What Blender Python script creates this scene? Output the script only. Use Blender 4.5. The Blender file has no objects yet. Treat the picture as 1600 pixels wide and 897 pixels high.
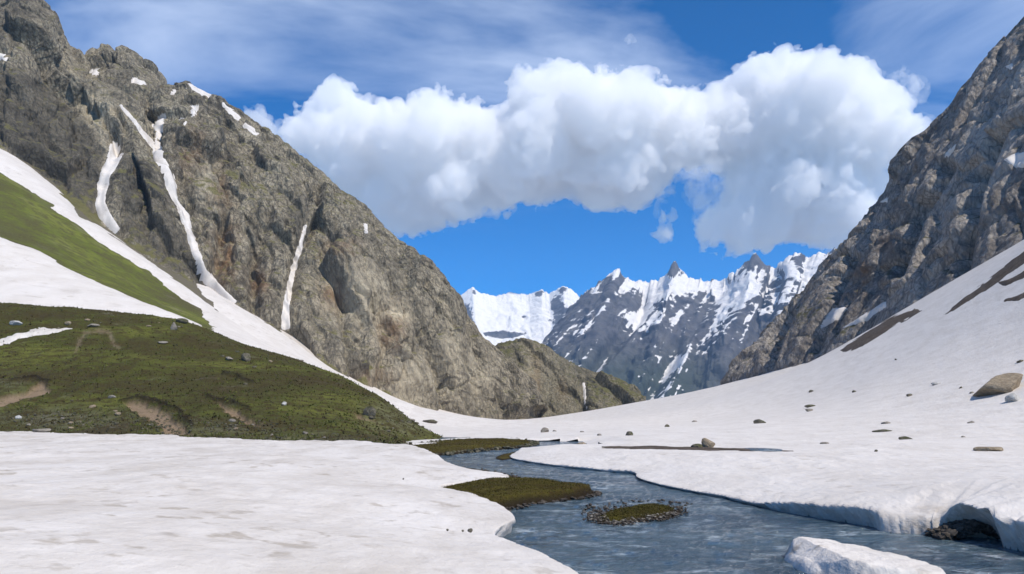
import bpy, bmesh, math, random
import numpy as np
from mathutils import Vector

# ------------------------------------------------------------------ camera, sky, sun, exposure
S = bpy.context.scene
COL = S.collection
F, HY, CX, CH = 1200.0, 640.0, 800.0, 4.0      # focal length and horizon of the 1600 px photograph, eye height
cam = bpy.data.cameras.new('camera'); camo = bpy.data.objects.new('camera', cam); COL.objects.link(camo)
cam.sensor_fit = 'HORIZONTAL'; cam.sensor_width = 36.0; cam.lens = 36.0 * F / 1600.0
cam.shift_y = (HY - 448.5) / 1600.0
cam.clip_start = 0.1; cam.clip_end = 60000.0
camo.location = (0, 0, CH); camo.rotation_euler = (math.radians(90), 0, 0)
S.camera = camo

SUN_EL, SUN_AZ = math.radians(54), math.radians(130)     # azimuth from +Y towards +X
sd = Vector((math.sin(SUN_AZ) * math.cos(SUN_EL), math.cos(SUN_AZ) * math.cos(SUN_EL), math.sin(SUN_EL)))
sun = bpy.data.lights.new('sun', 'SUN'); suno = bpy.data.objects.new('sun', sun); COL.objects.link(suno)
sun.energy = 3.4; sun.angle = math.radians(0.6); sun.color = (1.0, 0.93, 0.82)
suno.rotation_euler = sd.to_track_quat('Z', 'Y').to_euler(); suno.location = (0, 0, 50)

w = bpy.data.worlds.new('World'); S.world = w; w.use_nodes = True
nt = w.node_tree; nt.nodes.clear()
def wn(t, **k):
    n = nt.nodes.new(t)
    for a, b in k.items(): setattr(n, a, b)
    return n
sky = wn('ShaderNodeTexSky', sky_type='NISHITA', sun_disc=False, sun_elevation=SUN_EL, sun_rotation=SUN_AZ,
         altitude=4200.0, air_density=0.8, dust_density=0.0, ozone_density=4.0)
hsv = wn('ShaderNodeHueSaturation'); hsv.inputs['Saturation'].default_value = 1.42; hsv.inputs['Value'].default_value = 0.95
tc = wn('ShaderNodeTexCoord')
# thin high cirrus over the whole sky: noise on a flat layer far above
sep = wn('ShaderNodeSeparateXYZ'); nt.links.new(tc.outputs['Generated'], sep.inputs[0])
mx = wn('ShaderNodeMath', operation='MAXIMUM'); mx.inputs[1].default_value = 0.06; nt.links.new(sep.outputs['Z'], mx.inputs[0])
dx = wn('ShaderNodeMath', operation='DIVIDE'); dy = wn('ShaderNodeMath', operation='DIVIDE')
nt.links.new(sep.outputs['X'], dx.inputs[0]); nt.links.new(mx.outputs[0], dx.inputs[1])
nt.links.new(sep.outputs['Y'], dy.inputs[0]); nt.links.new(mx.outputs[0], dy.inputs[1])
cmb = wn('ShaderNodeCombineXYZ'); nt.links.new(dx.outputs[0], cmb.inputs[0]); nt.links.new(dy.outputs[0], cmb.inputs[1])
mp = wn('ShaderNodeMapping'); mp.inputs['Rotation'].default_value = (0, 0, 0.5); mp.inputs['Scale'].default_value = (0.55, 1.05, 1)
mp.inputs['Location'].default_value = (0.35, 0.9, 0)
nt.links.new(cmb.outputs[0], mp.inputs[0])
cz = wn('ShaderNodeTexNoise'); cz.inputs['Scale'].default_value = 1.0; cz.inputs['Detail'].default_value = 9.0
cz.inputs['Roughness'].default_value = 0.52; cz.inputs['Distortion'].default_value = 0.5
nt.links.new(mp.outputs[0], cz.inputs['Vector'])
rp = wn('ShaderNodeValToRGB'); rp.color_ramp.elements[0].position = 0.47; rp.color_ramp.elements[0].color = (0, 0, 0, 1)
rp.color_ramp.elements[1].position = 0.80; rp.color_ramp.elements[1].color = (0.75, 0.75, 0.75, 1)
nt.links.new(cz.outputs['Fac'], rp.inputs[0])
el = wn('ShaderNodeMapRange'); el.inputs[1].default_value = 0.22; el.inputs[2].default_value = 0.42   # cirrus only where the layer is not edge-on
nt.links.new(sep.outputs['Z'], el.inputs[0])
cm_ = wn('ShaderNodeMath', operation='MULTIPLY'); nt.links.new(rp.outputs[0], cm_.inputs[0]); nt.links.new(el.outputs[0], cm_.inputs[1])
mixc = wn('ShaderNodeMix', data_type='RGBA'); mixc.inputs['B'].default_value = (7.0, 7.7, 8.8, 1)
nt.links.new(sky.outputs[0], hsv.inputs['Color'])
nt.links.new(hsv.outputs[0], mixc.inputs['A']); nt.links.new(cm_.outputs[0], mixc.inputs['Factor'])
bg = wn('ShaderNodeBackground'); bg.inputs['Strength'].default_value = 0.15
nt.links.new(mixc.outputs['Result'], bg.inputs['Color'])
wo = wn('ShaderNodeOutputWorld'); nt.links.new(bg.outputs[0], wo.inputs[0])

vs = S.view_settings
vs.view_transform = 'Standard'; vs.look = 'None'; vs.gamma = 1.0; vs.use_curve_mapping = False; vs.exposure = 0.46
cy = S.cycles
cy.use_denoising = True
try: cy.denoiser = 'OPENIMAGEDENOISE'
except Exception: pass
cy.max_bounces = 24; cy.diffuse_bounces = 3; cy.glossy_bounces = 3; cy.transmission_bounces = 3
cy.volume_bounces = 20; cy.transparent_max_bounces = 8
cy.use_adaptive_sampling = True; cy.adaptive_threshold = 0.02
cy.caustics_reflective = False; cy.caustics_refractive = False

# ------------------------------------------------------------------ noise (numpy)
f32 = np.float32
G12 = np.array([[1,1,0],[-1,1,0],[1,-1,0],[-1,-1,0],[1,0,1],[-1,0,1],[1,0,-1],[-1,0,-1],
                [0,1,1],[0,-1,1],[0,1,-1],[0,-1,-1],[1,1,0],[0,-1,1],[-1,1,0],[0,-1,-1]], f32)
def hsh(ix, iy, iz, seed):
    h = (ix.astype(np.uint32) * np.uint32(374761393)) ^ (iy.astype(np.uint32) * np.uint32(668265263)) ^ (iz.astype(np.uint32) * np.uint32(2147483647 - 58)) ^ np.uint32((seed * 974711 + 12345) & 0xffffffff)
    h = (h ^ (h >> np.uint32(13))) * np.uint32(1274126177)
    h = (h ^ (h >> np.uint32(15))) * np.uint32(2246822519)
    return h ^ (h >> np.uint32(16))
def perlin(x, y, z, seed=0):
    x, y, z = np.asarray(x, f32), np.asarray(y, f32), np.asarray(z, f32)
    xi, yi, zi = np.floor(x), np.floor(y), np.floor(z)
    fx, fy, fz = (x - xi).astype(f32), (y - yi).astype(f32), (z - zi).astype(f32)
    xi, yi, zi = xi.astype(np.int32), yi.astype(np.int32), zi.astype(np.int32)
    u, v, q = [t * t * t * (t * (t * 6 - 15) + 10) for t in (fx, fy, fz)]
    def g(a, b, c):
        gr = G12[hsh(xi + a, yi + b, zi + c, seed) & np.uint32(15)]
        return gr[:, 0] * (fx - a) + gr[:, 1] * (fy - b) + gr[:, 2] * (fz - c)
    def lp(a, b, t): return a + t * (b - a)
    return lp(lp(lp(g(0,0,0), g(1,0,0), u), lp(g(0,1,0), g(1,1,0), u), v),
              lp(lp(g(0,0,1), g(1,0,1), u), lp(g(0,1,1), g(1,1,1), u), v), q)
def fbm(x, y, z, octv=5, seed=0, gain=0.5, ridged=False):
    s = 0; a = 1.0; f = 1.0; tot = 0
    for o in range(octv):
        n = perlin(x * f + o * 17.3, y * f - o * 9.1, z * f + o * 4.7, seed + o)
        if ridged: n = 1 - 2.2 * np.abs(n)
        s = s + a * n; tot += a; a *= gain; f *= 2.03
    return s / tot
def worley(x, y, z, seed=0, full=False):
    """F1, F2 and the id and offset of the nearest cell."""
    x, y, z = x.astype(f32), y.astype(f32), z.astype(f32)
    xi, yi, zi = [np.floor(t - (0 if full else .5)).astype(np.int32) for t in (x, y, z)]
    rng_ = (-1, 0, 1) if full else (0, 1); j0, j1 = (0., 1.) if full else (.12, .76)
    n = len(x)
    f1 = np.full(n, 9, f32); f2 = np.full(n, 9, f32); idd = np.zeros(n, np.uint32); off = np.zeros((n, 3), f32)
    for a in rng_:
        for b in rng_:
            for c in rng_:
                h = hsh(xi + a, yi + b, zi + c, seed)
                px = (xi + a) + j0 + j1 * (h & np.uint32(1023)).astype(f32) / 1023
                py = (yi + b) + j0 + j1 * ((h >> np.uint32(10)) & np.uint32(1023)).astype(f32) / 1023
                pz = (zi + c) + j0 + j1 * ((h >> np.uint32(20)) & np.uint32(1023)).astype(f32) / 1023
                ex, ey, ez = (x - px).astype(f32), (y - py).astype(f32), (z - pz).astype(f32)
                d = ex * ex + ey * ey + ez * ez
                m = d < f1
                f2 = np.where(m, f1, np.minimum(f2, d))
                f1 = np.where(m, d, f1)
                idd = np.where(m, h, idd)
                off[m, 0] = ex[m]; off[m, 1] = ey[m]; off[m, 2] = ez[m]
    return np.sqrt(f1), np.sqrt(f2), idd, off
def facets(P, size, seed, amp=1.0):
    """Tilted facets: every cell is a plane with its own tilt and height."""
    x, y, z = P[:, 0] / size[0], P[:, 1] / size[1], P[:, 2] / size[2]
    f1, f2, idd, off = worley(x, y, z, seed)
    r = hsh(idd.astype(np.int64), idd.astype(np.int64) * 0 + 7, idd.astype(np.int64) * 0 + 3, seed + 5)
    t = np.stack([(r & np.uint32(255)).astype(f32) / 127.5 - 1, ((r >> np.uint32(8)) & np.uint32(255)).astype(f32) / 127.5 - 1,
                  ((r >> np.uint32(16)) & np.uint32(255)).astype(f32) / 127.5 - 1], 1)
    hgt = ((r >> np.uint32(24)) & np.uint32(255)).astype(f32) / 255 - 0.5
    return amp * ((off * t).sum(1) * 1.0 + hgt * 0.9), f2 - f1, hgt
def sstep(a, b, x):
    t = np.clip((x - a) / (b - a), 0, 1); return t * t * (3 - 2 * t)

# ------------------------------------------------------------------ picture <-> place
def at(px, py, Y): return ((px - CX) / F * Y, Y, CH + (HY - py) / F * Y)
def onz(px, py, z):
    Y = (CH - z) * F / (py - HY); return ((px - CX) / F * Y, Y)
def proj(P): return CX + P[:, 0] / P[:, 1] * F, HY - (P[:, 2] - CH) / P[:, 1] * F
def curve(pts, n):
    """Resample a polyline (k-dim) to n points by arc length in its first two columns."""
    p = np.array(pts, float); d = np.r_[0, np.cumsum(np.hypot(*(p[1:, :2] - p[:-1, :2]).T))]
    s = np.linspace(0, d[-1], n)
    return np.stack([np.interp(s, d, p[:, i]) for i in range(p.shape[1])], 1)
def chaikin(pts, it=2, closed=False):
    p = np.array(pts, float)
    for _ in range(it):
        q = np.roll(p, -1, 0) if closed else p[1:]
        a = p if closed else p[:-1]
        r = np.empty((len(a) * 2, p.shape[1])); r[0::2] = a * .75 + q * .25; r[1::2] = a * .25 + q * .75
        p = r if closed else np.vstack([p[:1], r, p[-1:]])
    return p
def seg_dist(x, y, poly, closed=False):
    """Distance to a polyline, nearest point and index parameter."""
    p = np.array(poly, float); q = np.roll(p, -1, 0) if closed else p[1:]; p = p if closed else p[:-1]
    best = np.full(len(x), 1e18); bx = np.zeros(len(x)); by = np.zeros(len(x)); bs = np.zeros(len(x))
    for i, (a, b) in enumerate(zip(p, q)):
        e = b[:2] - a[:2]; L = e @ e + 1e-12
        t = np.clip(((x - a[0]) * e[0] + (y - a[1]) * e[1]) / L, 0, 1)
        cx, cy_ = a[0] + t * e[0], a[1] + t * e[1]
        d = (x - cx) ** 2 + (y - cy_) ** 2; m = d < best
        best = np.where(m, d, best); bx = np.where(m, cx, bx); by = np.where(m, cy_, by); bs = np.where(m, i + t, bs)
    return np.sqrt(best), bx, by, bs
def inside(x, y, poly):
    p = np.array(poly, float); r = np.zeros(len(x), bool); j = len(p) - 1
    for i in range(len(p)):
        c = ((p[i, 1] > y) != (p[j, 1] > y)) & (x < (p[j, 0] - p[i, 0]) * (y - p[i, 1]) / (p[j, 1] - p[i, 1] + 1e-12) + p[i, 0])
        r ^= c; j = i
    return r
def sdf(x, y, poly):
    d = seg_dist(x, y, poly, True)[0]
    return np.where(inside(x, y, poly), d, -d)

# ------------------------------------------------------------------ meshes
def put(name, me, mat, parent=None, kind=None, label=None, cat=None, group=None, loc=None):
    o = bpy.data.objects.new(name, me); COL.objects.link(o)
    if mat:
        me.materials.clear(); me.materials.append(mat)
    if parent: o.parent = parent
    if kind: o['kind'] = kind
    if label: o['label'] = label
    if cat: o['category'] = cat
    if group: o['group'] = group
    if loc is not None: o.location = loc
    return o
def mesh(name, V, Fc, smooth=True, attrs=None):
    V = np.asarray(V, f32); Fc = np.asarray(Fc, np.int32); k = Fc.shape[1]
    me = bpy.data.meshes.new(name)
    me.vertices.add(len(V)); me.vertices.foreach_set('co', V.ravel())
    me.loops.add(Fc.size); me.loops.foreach_set('vertex_index', Fc.ravel())
    me.polygons.add(len(Fc)); me.polygons.foreach_set('loop_start', np.arange(0, Fc.size, k, dtype=np.int32))
    me.polygons.foreach_set('use_smooth', np.full(len(Fc), smooth))
    me.update(calc_edges=True); me.validate()
    for n, v in (attrs or {}).items():
        a = me.attributes.new(n, 'FLOAT', 'POINT'); a.data.foreach_set('value', np.asarray(v, f32))
    return me
def grid_faces(nr, nc):
    i = np.arange(nr * nc, dtype=np.int32).reshape(nr, nc)
    return np.stack([i[:-1, :-1], i[:-1, 1:], i[1:, 1:], i[1:, :-1]], -1).reshape(-1, 4)
def compact(V, Fc, keep_face, attrs=None):
    Fc = Fc[keep_face]; u, inv = np.unique(Fc, return_inverse=True)
    return V[u], inv.reshape(Fc.shape).astype(np.int32), {k: v[u] for k, v in (attrs or {}).items()}
def grid_normals(V, nr, nc):
    g = V.reshape(nr, nc, 3)
    n = np.cross(np.gradient(g, axis=1), np.gradient(g, axis=0)).reshape(-1, 3)
    return n / (np.linalg.norm(n, axis=1, keepdims=True) + 1e-9)

# ------------------------------------------------------------------ materials
class M:
    """Small helper round a node tree."""
    def __init__(s, name):
        s.m = bpy.data.materials.new(name); s.m.use_nodes = True; s.t = s.m.node_tree; s.t.nodes.clear()
        s.out = s.n('ShaderNodeOutputMaterial'); s.tc = s.n('ShaderNodeTexCoord'); s.geo = s.n('ShaderNodeNewGeometry')
    def n(s, t, **k):
        n = s.t.nodes.new(t)
        for a, b in k.items(): setattr(n, a, b)
        return n
    def l(s, a, b): s.t.links.new(a, b)
    def setin(s, sock, v):
        if hasattr(v, 'is_output') or isinstance(v, bpy.types.NodeSocket): s.l(v, sock)
        else: sock.default_value = v
    def map(s, scale=(1, 1, 1), rot=(0, 0, 0), src=None):
        n = s.n('ShaderNodeMapping'); n.inputs['Scale'].default_value = scale; n.inputs['Rotation'].default_value = rot
        s.l(src or s.tc.outputs['Object'], n.inputs[0]); return n.outputs[0]
    def noise(s, scale, detail=6, rough=0.55, vec=None, dist=0.0):
        n = s.n('ShaderNodeTexNoise'); n.inputs['Scale'].default_value = scale; n.inputs['Detail'].default_value = detail
        n.inputs['Roughness'].default_value = rough; n.inputs['Distortion'].default_value = dist
        s.l(vec or s.tc.outputs['Object'], n.inputs['Vector']); return n.outputs['Fac']
    def vor(s, scale, feature='F1', vec=None, out='Distance'):
        n = s.n('ShaderNodeTexVoronoi', feature=feature); n.inputs['Scale'].default_value = scale
        s.l(vec or s.tc.outputs['Object'], n.inputs['Vector']); return n.outputs[out]
    def ramp(s, fac, *st):
        n = s.n('ShaderNodeValToRGB'); e = n.color_ramp.elements
        while len(e) < len(st): e.new(0.5)
        for el_, (p, c) in zip(e, st):
            el_.position = p; el_.color = (c[0], c[1], c[2], 1) if hasattr(c, '__len__') else (c, c, c, 1)
        s.l(fac, n.inputs[0]); return n.outputs[0]
    def mix(s, f, a, b, blend='MIX'):
        n = s.n('ShaderNodeMix', data_type='RGBA', blend_type=blend)
        s.setin(n.inputs['Factor'], f)
        for k, v in (('A', a), ('B', b)):
            if isinstance(v, tuple): n.inputs[k].default_value = (v[0], v[1], v[2], 1)
            else: s.l(v, n.inputs[k])
        return n.outputs['Result']
    def math(s, op, a, b=0.5, clamp=False):
        n = s.n('ShaderNodeMath', operation=op, use_clamp=clamp); s.setin(n.inputs[0], a); s.setin(n.inputs[1], b); return n.outputs[0]
    def attr(s, name):
        n = s.n('ShaderNodeAttribute', attribute_name=name); return n.outputs['Fac']
    def nz(s):
        n = s.n('ShaderNodeSeparateXYZ'); s.l(s.geo.outputs['Normal'], n.inputs[0]); return n.outputs['Z']
    def bump(s, h, strength, dist, nrm=None):
        n = s.n('ShaderNodeBump'); n.inputs['Strength'].default_value = strength; n.inputs['Distance'].default_value = dist
        s.l(h, n.inputs['Height'])
        if nrm: s.l(nrm, n.inputs['Normal'])
        return n.outputs[0]
    def done(s, col, rough=0.85, nrm=None, **kw):
        b = s.n('ShaderNodeBsdfPrincipled')
        if isinstance(col, tuple): b.inputs['Base Color'].default_value = (*col, 1)
        else: s.l(col, b.inputs['Base Color'])
        s.setin(b.inputs['Roughness'], rough)
        if nrm: s.l(nrm, b.inputs['Normal'])
        for k, v in kw.items(): s.setin(b.inputs[k.replace('_', ' ')], v)
        s.l(b.outputs[0], s.out.inputs[0]); return s.m

def mat_cliff(name, base, light, dark, rust, green, gsl=0.55, fs=1.0, streak=(1, 1, .25), rot=(0, 0, 0)):
    k = M(name)
    sv = k.map(streak, rot)
    a = k.noise(0.022 * fs, 8, .6, sv); b = k.noise(0.16 * fs, 7, .62); c = k.noise(0.7 * fs, 6, .65, sv)
    col = k.ramp(a, (.36, dark), (.5, base), (.66, light))
    col = k.mix(k.ramp(b, (.42, 0.), (.62, .75)), col, light)
    col = k.mix(k.ramp(c, (.40, .55), (.54, 0.)), col, dark)
    col = k.mix(k.ramp(k.vor(0.11 * fs, 'DISTANCE_TO_EDGE', k.map((1, 1, .45), (.3, .5, 0))), (0., .55), (.05, 0.)), col, dark)
    sp = k.noise(1.1 * fs, 5, .7)
    col = k.mix(k.ramp(sp, (.34, .6), (.44, 0.)), col, dark)
    col = k.mix(k.ramp(sp, (.56, 0.), (.68, .5)), col, light)
    col = k.mix(k.ramp(k.vor(0.30 * fs, 'DISTANCE_TO_EDGE', k.map((1, 1, .4), (.2, -.4, 0))), (0., .7), (.07, 0.)), col, dark)
    # rust stains where the wall carries them
    ru = k.math('MULTIPLY', k.attr('rust'), k.ramp(k.noise(0.1 * fs, 5, .6, sv), (.35, 0.), (.6, 1.)))
    col = k.mix(ru, col, rust)
    pa = k.math('MULTIPLY', k.attr('pale'), k.ramp(k.noise(0.12 * fs, 5, .6, sv), (.32, 0.), (.6, 1.)))
    col = k.mix(pa, col, tuple(min(1, v * 1.5) for v in light))
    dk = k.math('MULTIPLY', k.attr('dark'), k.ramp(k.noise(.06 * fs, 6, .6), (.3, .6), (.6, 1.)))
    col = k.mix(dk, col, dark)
    # grass and lichen grow on ledges
    gm = k.math('ADD', k.nz(), k.math('MULTIPLY', k.math('SUBTRACT', k.noise(0.09 * fs, 6, .6), .5), .9))
    gm = k.math('ADD', gm, k.math('MULTIPLY', k.attr('grassy'), .5))
    gc = k.mix(k.noise(.2 * fs, 4), green, tuple(v * 1.9 for v in green))
    col = k.mix(k.ramp(gm, (gsl - .02, 0.), (gsl + .16, .9)), col, gc)
    h = k.math('ADD', k.noise(0.45 * fs, 9, .68, k.map((1, 1, .5), rot)), k.math('MULTIPLY', k.vor(0.5 * fs, 'F1', k.map((1, 1, .6), (.2, .4, 0))), .5))
    return k.done(col, .92, k.bump(h, 1.0, 2.4 / fs), Specular_IOR_Level=.2)

def mat_snow(name, fs=1.0, dirt_tint=.25, cup=1.0):
    k = M(name)
    d = k.noise(.35 * fs, 8, .65, k.map((1, .55, 1))); d2 = k.noise(4. * fs, 5, .6)
    col = k.mix(k.ramp(d, (.40, 0.), (.68, min(1, dirt_tint * 1.6))), (.665, .625, .585), (.45, .40, .345))
    col = k.mix(k.math('MULTIPLY', k.ramp(d2, (.56, 0.), (.70, .8)), dirt_tint), col, (.40, .36, .31))
    col = k.mix(k.math('MULTIPLY', k.attr('dirt_tint'), k.ramp(k.noise(2.2 * fs, 6, .65), (.3, .15), (.65, 1.)), True), col, (.27, .22, .165))
    bl = k.math('MULTIPLY', k.ramp(k.noise(1.0 * fs, 4, .55), (.58, 0.), (.66, 1.)), k.ramp(k.noise(.16 * fs, 3, .5), (.44, 0.), (.58, .9)))
    col = k.mix(k.math('MULTIPLY', bl, min(1., dirt_tint * 1.8)), col, (.34, .29, .23))
    h = k.math('ADD', k.math('MULTIPLY', k.noise(2.0 * fs, 5, .55, k.map((1, .7, 1))), .9), k.math('MULTIPLY', k.noise(22. * fs, 3, .5), .10))
    return k.done(col, .62, k.bump(h, .8 * cup, .14 / fs), Specular_IOR_Level=.25)

def mat_far(name, rock_a, rock_b, green):
    """Distant rock and snow: the mesh carries where snow lies."""
    k = M(name)
    r = k.mix(k.ramp(k.noise(.009, 9, .62), (.35, 0.), (.65, 1.)), rock_a, rock_b)
    r = k.mix(k.attr('grassy'), r, green)
    sn = k.math('ADD', k.attr('snow'), k.math('MULTIPLY', k.math('SUBTRACT', k.noise(.02, 9, .7), .5), .9))
    col = k.mix(k.ramp(sn, (.44, 0.), (.54, 1.)), r, (.78, .76, .74))
    return k.done(col, .85, k.bump(k.noise(.02, 9, .68), .9, 22.), Specular_IOR_Level=.15)

def mat_grass(name, a, b, c, soil, fs=1.0):
    k = M(name)
    n1 = k.noise(.07 * fs, 8, .62, k.map((.55, 1, 1), (0, 0, .3))); n2 = k.noise(.8 * fs, 7, .65, k.map((.6, 1, 1))); n3 = k.noise(5 * fs, 4, .6)
    col = k.ramp(n1, (.38, c), (.50, a), (.62, b))
    col = k.mix(k.ramp(n2, (.40, .9), (.56, 0.)), col, c)
    col = k.mix(k.ramp(n3, (.45, .0), (.7, .45)), col, b)
    st = k.math('MULTIPLY', k.attr('dirt_tint'), k.ramp(k.noise(.9 * fs, 6, .65), (.28, 0.), (.46, 1.)))
    col = k.mix(st, col, soil)
    col = k.mix(k.math('MULTIPLY', k.attr('pale'), k.ramp(n2, (.42, 0.), (.58, .8))), col, (.20, .18, .14))
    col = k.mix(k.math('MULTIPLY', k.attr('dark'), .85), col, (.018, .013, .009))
    h = k.math('ADD', k.noise(1.4 * fs, 8, .7, k.map((.7, 1, 1))), k.math('MULTIPLY', n3, .4))
    return k.done(col, .95, k.bump(h, .9, .5 / fs), Specular_IOR_Level=.1)

def mat_stone(name, a, b, fs=1.0, moss=None):
    k = M(name)
    col = k.mix(k.ramp(k.noise(1.3 * fs, 8, .65), (.35, 0.), (.65, 1.)), a, b)
    col = k.mix(k.ramp(k.noise(6 * fs, 5, .6), (.35, .6), (.5, 0.)), col, tuple(v * .4 for v in a))
    if moss: col = k.mix(k.ramp(k.math('ADD', k.noise(2 * fs, 5), k.math('MULTIPLY', k.nz(), .3)), (.62, 0.), (.8, .9)), col, moss)
    return k.done(col, .9, k.bump(k.noise(5 * fs, 8, .68), .7, .12 / fs), Specular_IOR_Level=.2)

MAT = dict(
    left=mat_cliff('left_cliff_rock', (.24, .206, .148), (.44, .384, .28), (.062, .056, .046), (.21, .115, .055), (.110, .102, .040), .755),
    knoll=mat_cliff('knoll_rock', (.17, .15, .10), (.30, .26, .18), (.07, .064, .048), (.18, .12, .06), (.085, .080, .030), .86),
    right=mat_cliff('right_cliff_rock', (.30, .265, .232), (.46, .42, .375), (.115, .102, .093), (.17, .11, .07), (.06, .058, .028), .80, 1.1),
    snow=mat_snow('old_snow'),
    snow_near=mat_snow('old_snow_near', 1.0, .42),
    snow_far=mat_snow('slope_snow', .35, .22, .7),
    far=mat_far('far_rock_and_snow', (.055, .057, .070), (.13, .125, .125), (.035, .05, .03)),
    hill=mat_grass('moraine_turf', (.064, .068, .018), (.125, .132, .030), (.050, .036, .018), (.26, .19, .125)),
    slope=mat_grass('slope_turf', (.115, .140, .024), (.185, .205, .042), (.085, .078, .034), (.155, .135, .10), .4),
    islet=mat_grass('islet_turf', (.062, .052, .010), (.105, .088, .014), (.045, .028, .010), (.045, .032, .021), 3.),
    tan=mat_stone('tan_stone', (.20, .155, .105), (.33, .27, .19)),
    grey=mat_stone('grey_stone', (.16, .142, .118), (.29, .262, .222)),
    pale=mat_stone('pale_stone', (.34, .33, .31), (.5, .49, .47)),
    mossy=mat_stone('mossy_stone', (.09, .08, .06), (.18, .16, .12), 1., (.045, .05, .015)),
    gravel=mat_stone('wet_gravel', (.035, .029, .024), (.10, .085, .07), 4.),
    soil=mat_stone('bare_soil', (.060, .045, .034), (.115, .090, .070), .6),
    ground=mat_stone('pale_valley_floor', (.30, .29, .28), (.55, .54, .53), .004),  # unseen floor made pale to bounce light onto the cloud underside
)

# ------------------------------------------------------------------ base terrain: thin-plate spline through surveyed points
def tps_fit(pts, lam=1e-3, sc=100.):
    p = np.array(pts, float); n = len(p); xy = p[:, :2] / sc
    r = np.hypot(xy[:, None, 0] - xy[None, :, 0], xy[:, None, 1] - xy[None, :, 1])
    K = np.where(r > 0, r * r * np.log(r + 1e-12), 0) + lam * np.eye(n)
    Pm = np.c_[np.ones(n), xy]
    A = np.block([[K, Pm], [Pm.T, np.zeros((3, 3))]])
    c = np.linalg.solve(A, np.r_[p[:, 2], 0, 0, 0])
    def f(x, y):
        x = np.asarray(x, float) / sc; y = np.asarray(y, float) / sc
        z = c[n] + c[n + 1] * x + c[n + 2] * y
        for i in range(n):
            r = np.hypot(x - xy[i, 0], y - xy[i, 1]); z = z + c[i] * r * r * np.log(r + 1e-12)
        return z
    return f
VAL = [at(*p) for p in [
    # left slope below the cliffs
    (-250, 120, 430), (-250, 330, 290), (-250, 470, 190), (0, 232, 410), (0, 300, 335), (0, 372, 270), (0, 482, 190),
    (150, 345, 405), (150, 420, 310), (150, 495, 200), (250, 410, 410), (300, 505, 225), (330, 455, 415), (430, 510, 410),
    (430, 555, 260), (520, 578, 400), (540, 600, 270), (560, 606, 300), (600, 613, 425), (600, 632, 220), (650, 634, 440), (700, 644, 470), (800, 657, 510),
    # valley snow
    (660, 668, 160), (690, 683, 115), (720, 668, 200), (800, 670, 180), (800, 662, 300), (900, 660, 220), (900, 645, 510), (1000, 631, 520), (1000, 650, 260), (1000, 668, 130),
    # right slope
    (1130, 601, 430), (1210, 580, 385), (1300, 556, 330), (1400, 492, 300), (1500, 432, 272), (1600, 374, 250), (1750, 280, 225), (1900, 170, 200),
    (1150, 640, 230), (1300, 612, 200), (1450, 560, 180), (1600, 500, 165), (1750, 430, 150), (1300, 660, 110), (1450, 640, 110), (1600, 605, 105), (1800, 560, 95),
    (1150, 675, 100), (1000, 690, 75), (1150, 690, 75), (1300, 690, 74), (1450, 683, 76), (1600, 672, 76), (1850, 650, 70),
    (1000, 705, 60), (1200, 705, 58), (1400, 702, 56), (1600, 698, 54), (1900, 690, 50),
    # beyond the snow saddle the valley drops away
    (800, 675, 650), (1000, 665, 650), (1130, 640, 600)]]
TV = tps_fit(VAL, 2e-4)

# shorelines of the river (where the snow meets the water, or the turf)
LS = [onz(*p) for p in [(1200, 1150, .0), (1010, 990, .0), (864, 897, .0), (820, 876, 0), (775, 858, .0), (768, 850, .0), (800, 832, 0), (806, 826, .0), (785, 806, 0), (764, 791, .0), (720, 779, 0), (676, 769, .05),
      (740, 757, .2), (812, 747, .2), (735, 737, .2), (705, 729, .2), (678, 719, .2), (641, 709, .2), (594, 700, .3), (420, 689, .9), (200, 679, 1.1), (0, 674, 1.2), (-300, 671, 1.25)]]
LS = chaikin(LS, 1)
RS = [onz(*p) for p in [(2100, 985, 0), (1800, 915, 0), (1600, 862, 0), (1563, 857, 0), (1520, 845, 0), (1485, 837, 0), (1413, 831, 0), (1376, 827, 0), (1330, 818, 0), (1278, 810, 0), (1195, 795, 0), (1135, 780, 0), (1097, 773, 0),
      (1026, 759, 0), (992, 748, 0), (996, 740, 0), (945, 737, 0), (911, 733, 0), (850, 727, 0), (786, 716, 0), (816, 706, 0), (864, 701, 0), (890, 697, 0)]]
RS = chaikin(RS, 2)
# the far bank of the upper river and of the side channel behind the right-hand snow slab
US = chaikin([onz(*p) for p in [(560, 700, 0), (690, 697, 0), (760, 692, 0), (830, 689, 0), (905, 690, 0)]], 2)
CH_LINE = np.array([onz(*p) for p in [(880, 697, .0), (960, 701.5, .5), (1060, 703, .75), (1180, 705.5, .9), (1300, 708, 1.0)]])

def polar(a0, a1, na, r0, r1, nr):
    a = np.linspace(a0, a1, na); r = np.geomspace(r0, r1, nr)      # a = x / y, r = distance ahead
    A, R = np.meshgrid(a, r); return (A * R).ravel(), R.ravel()

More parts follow.
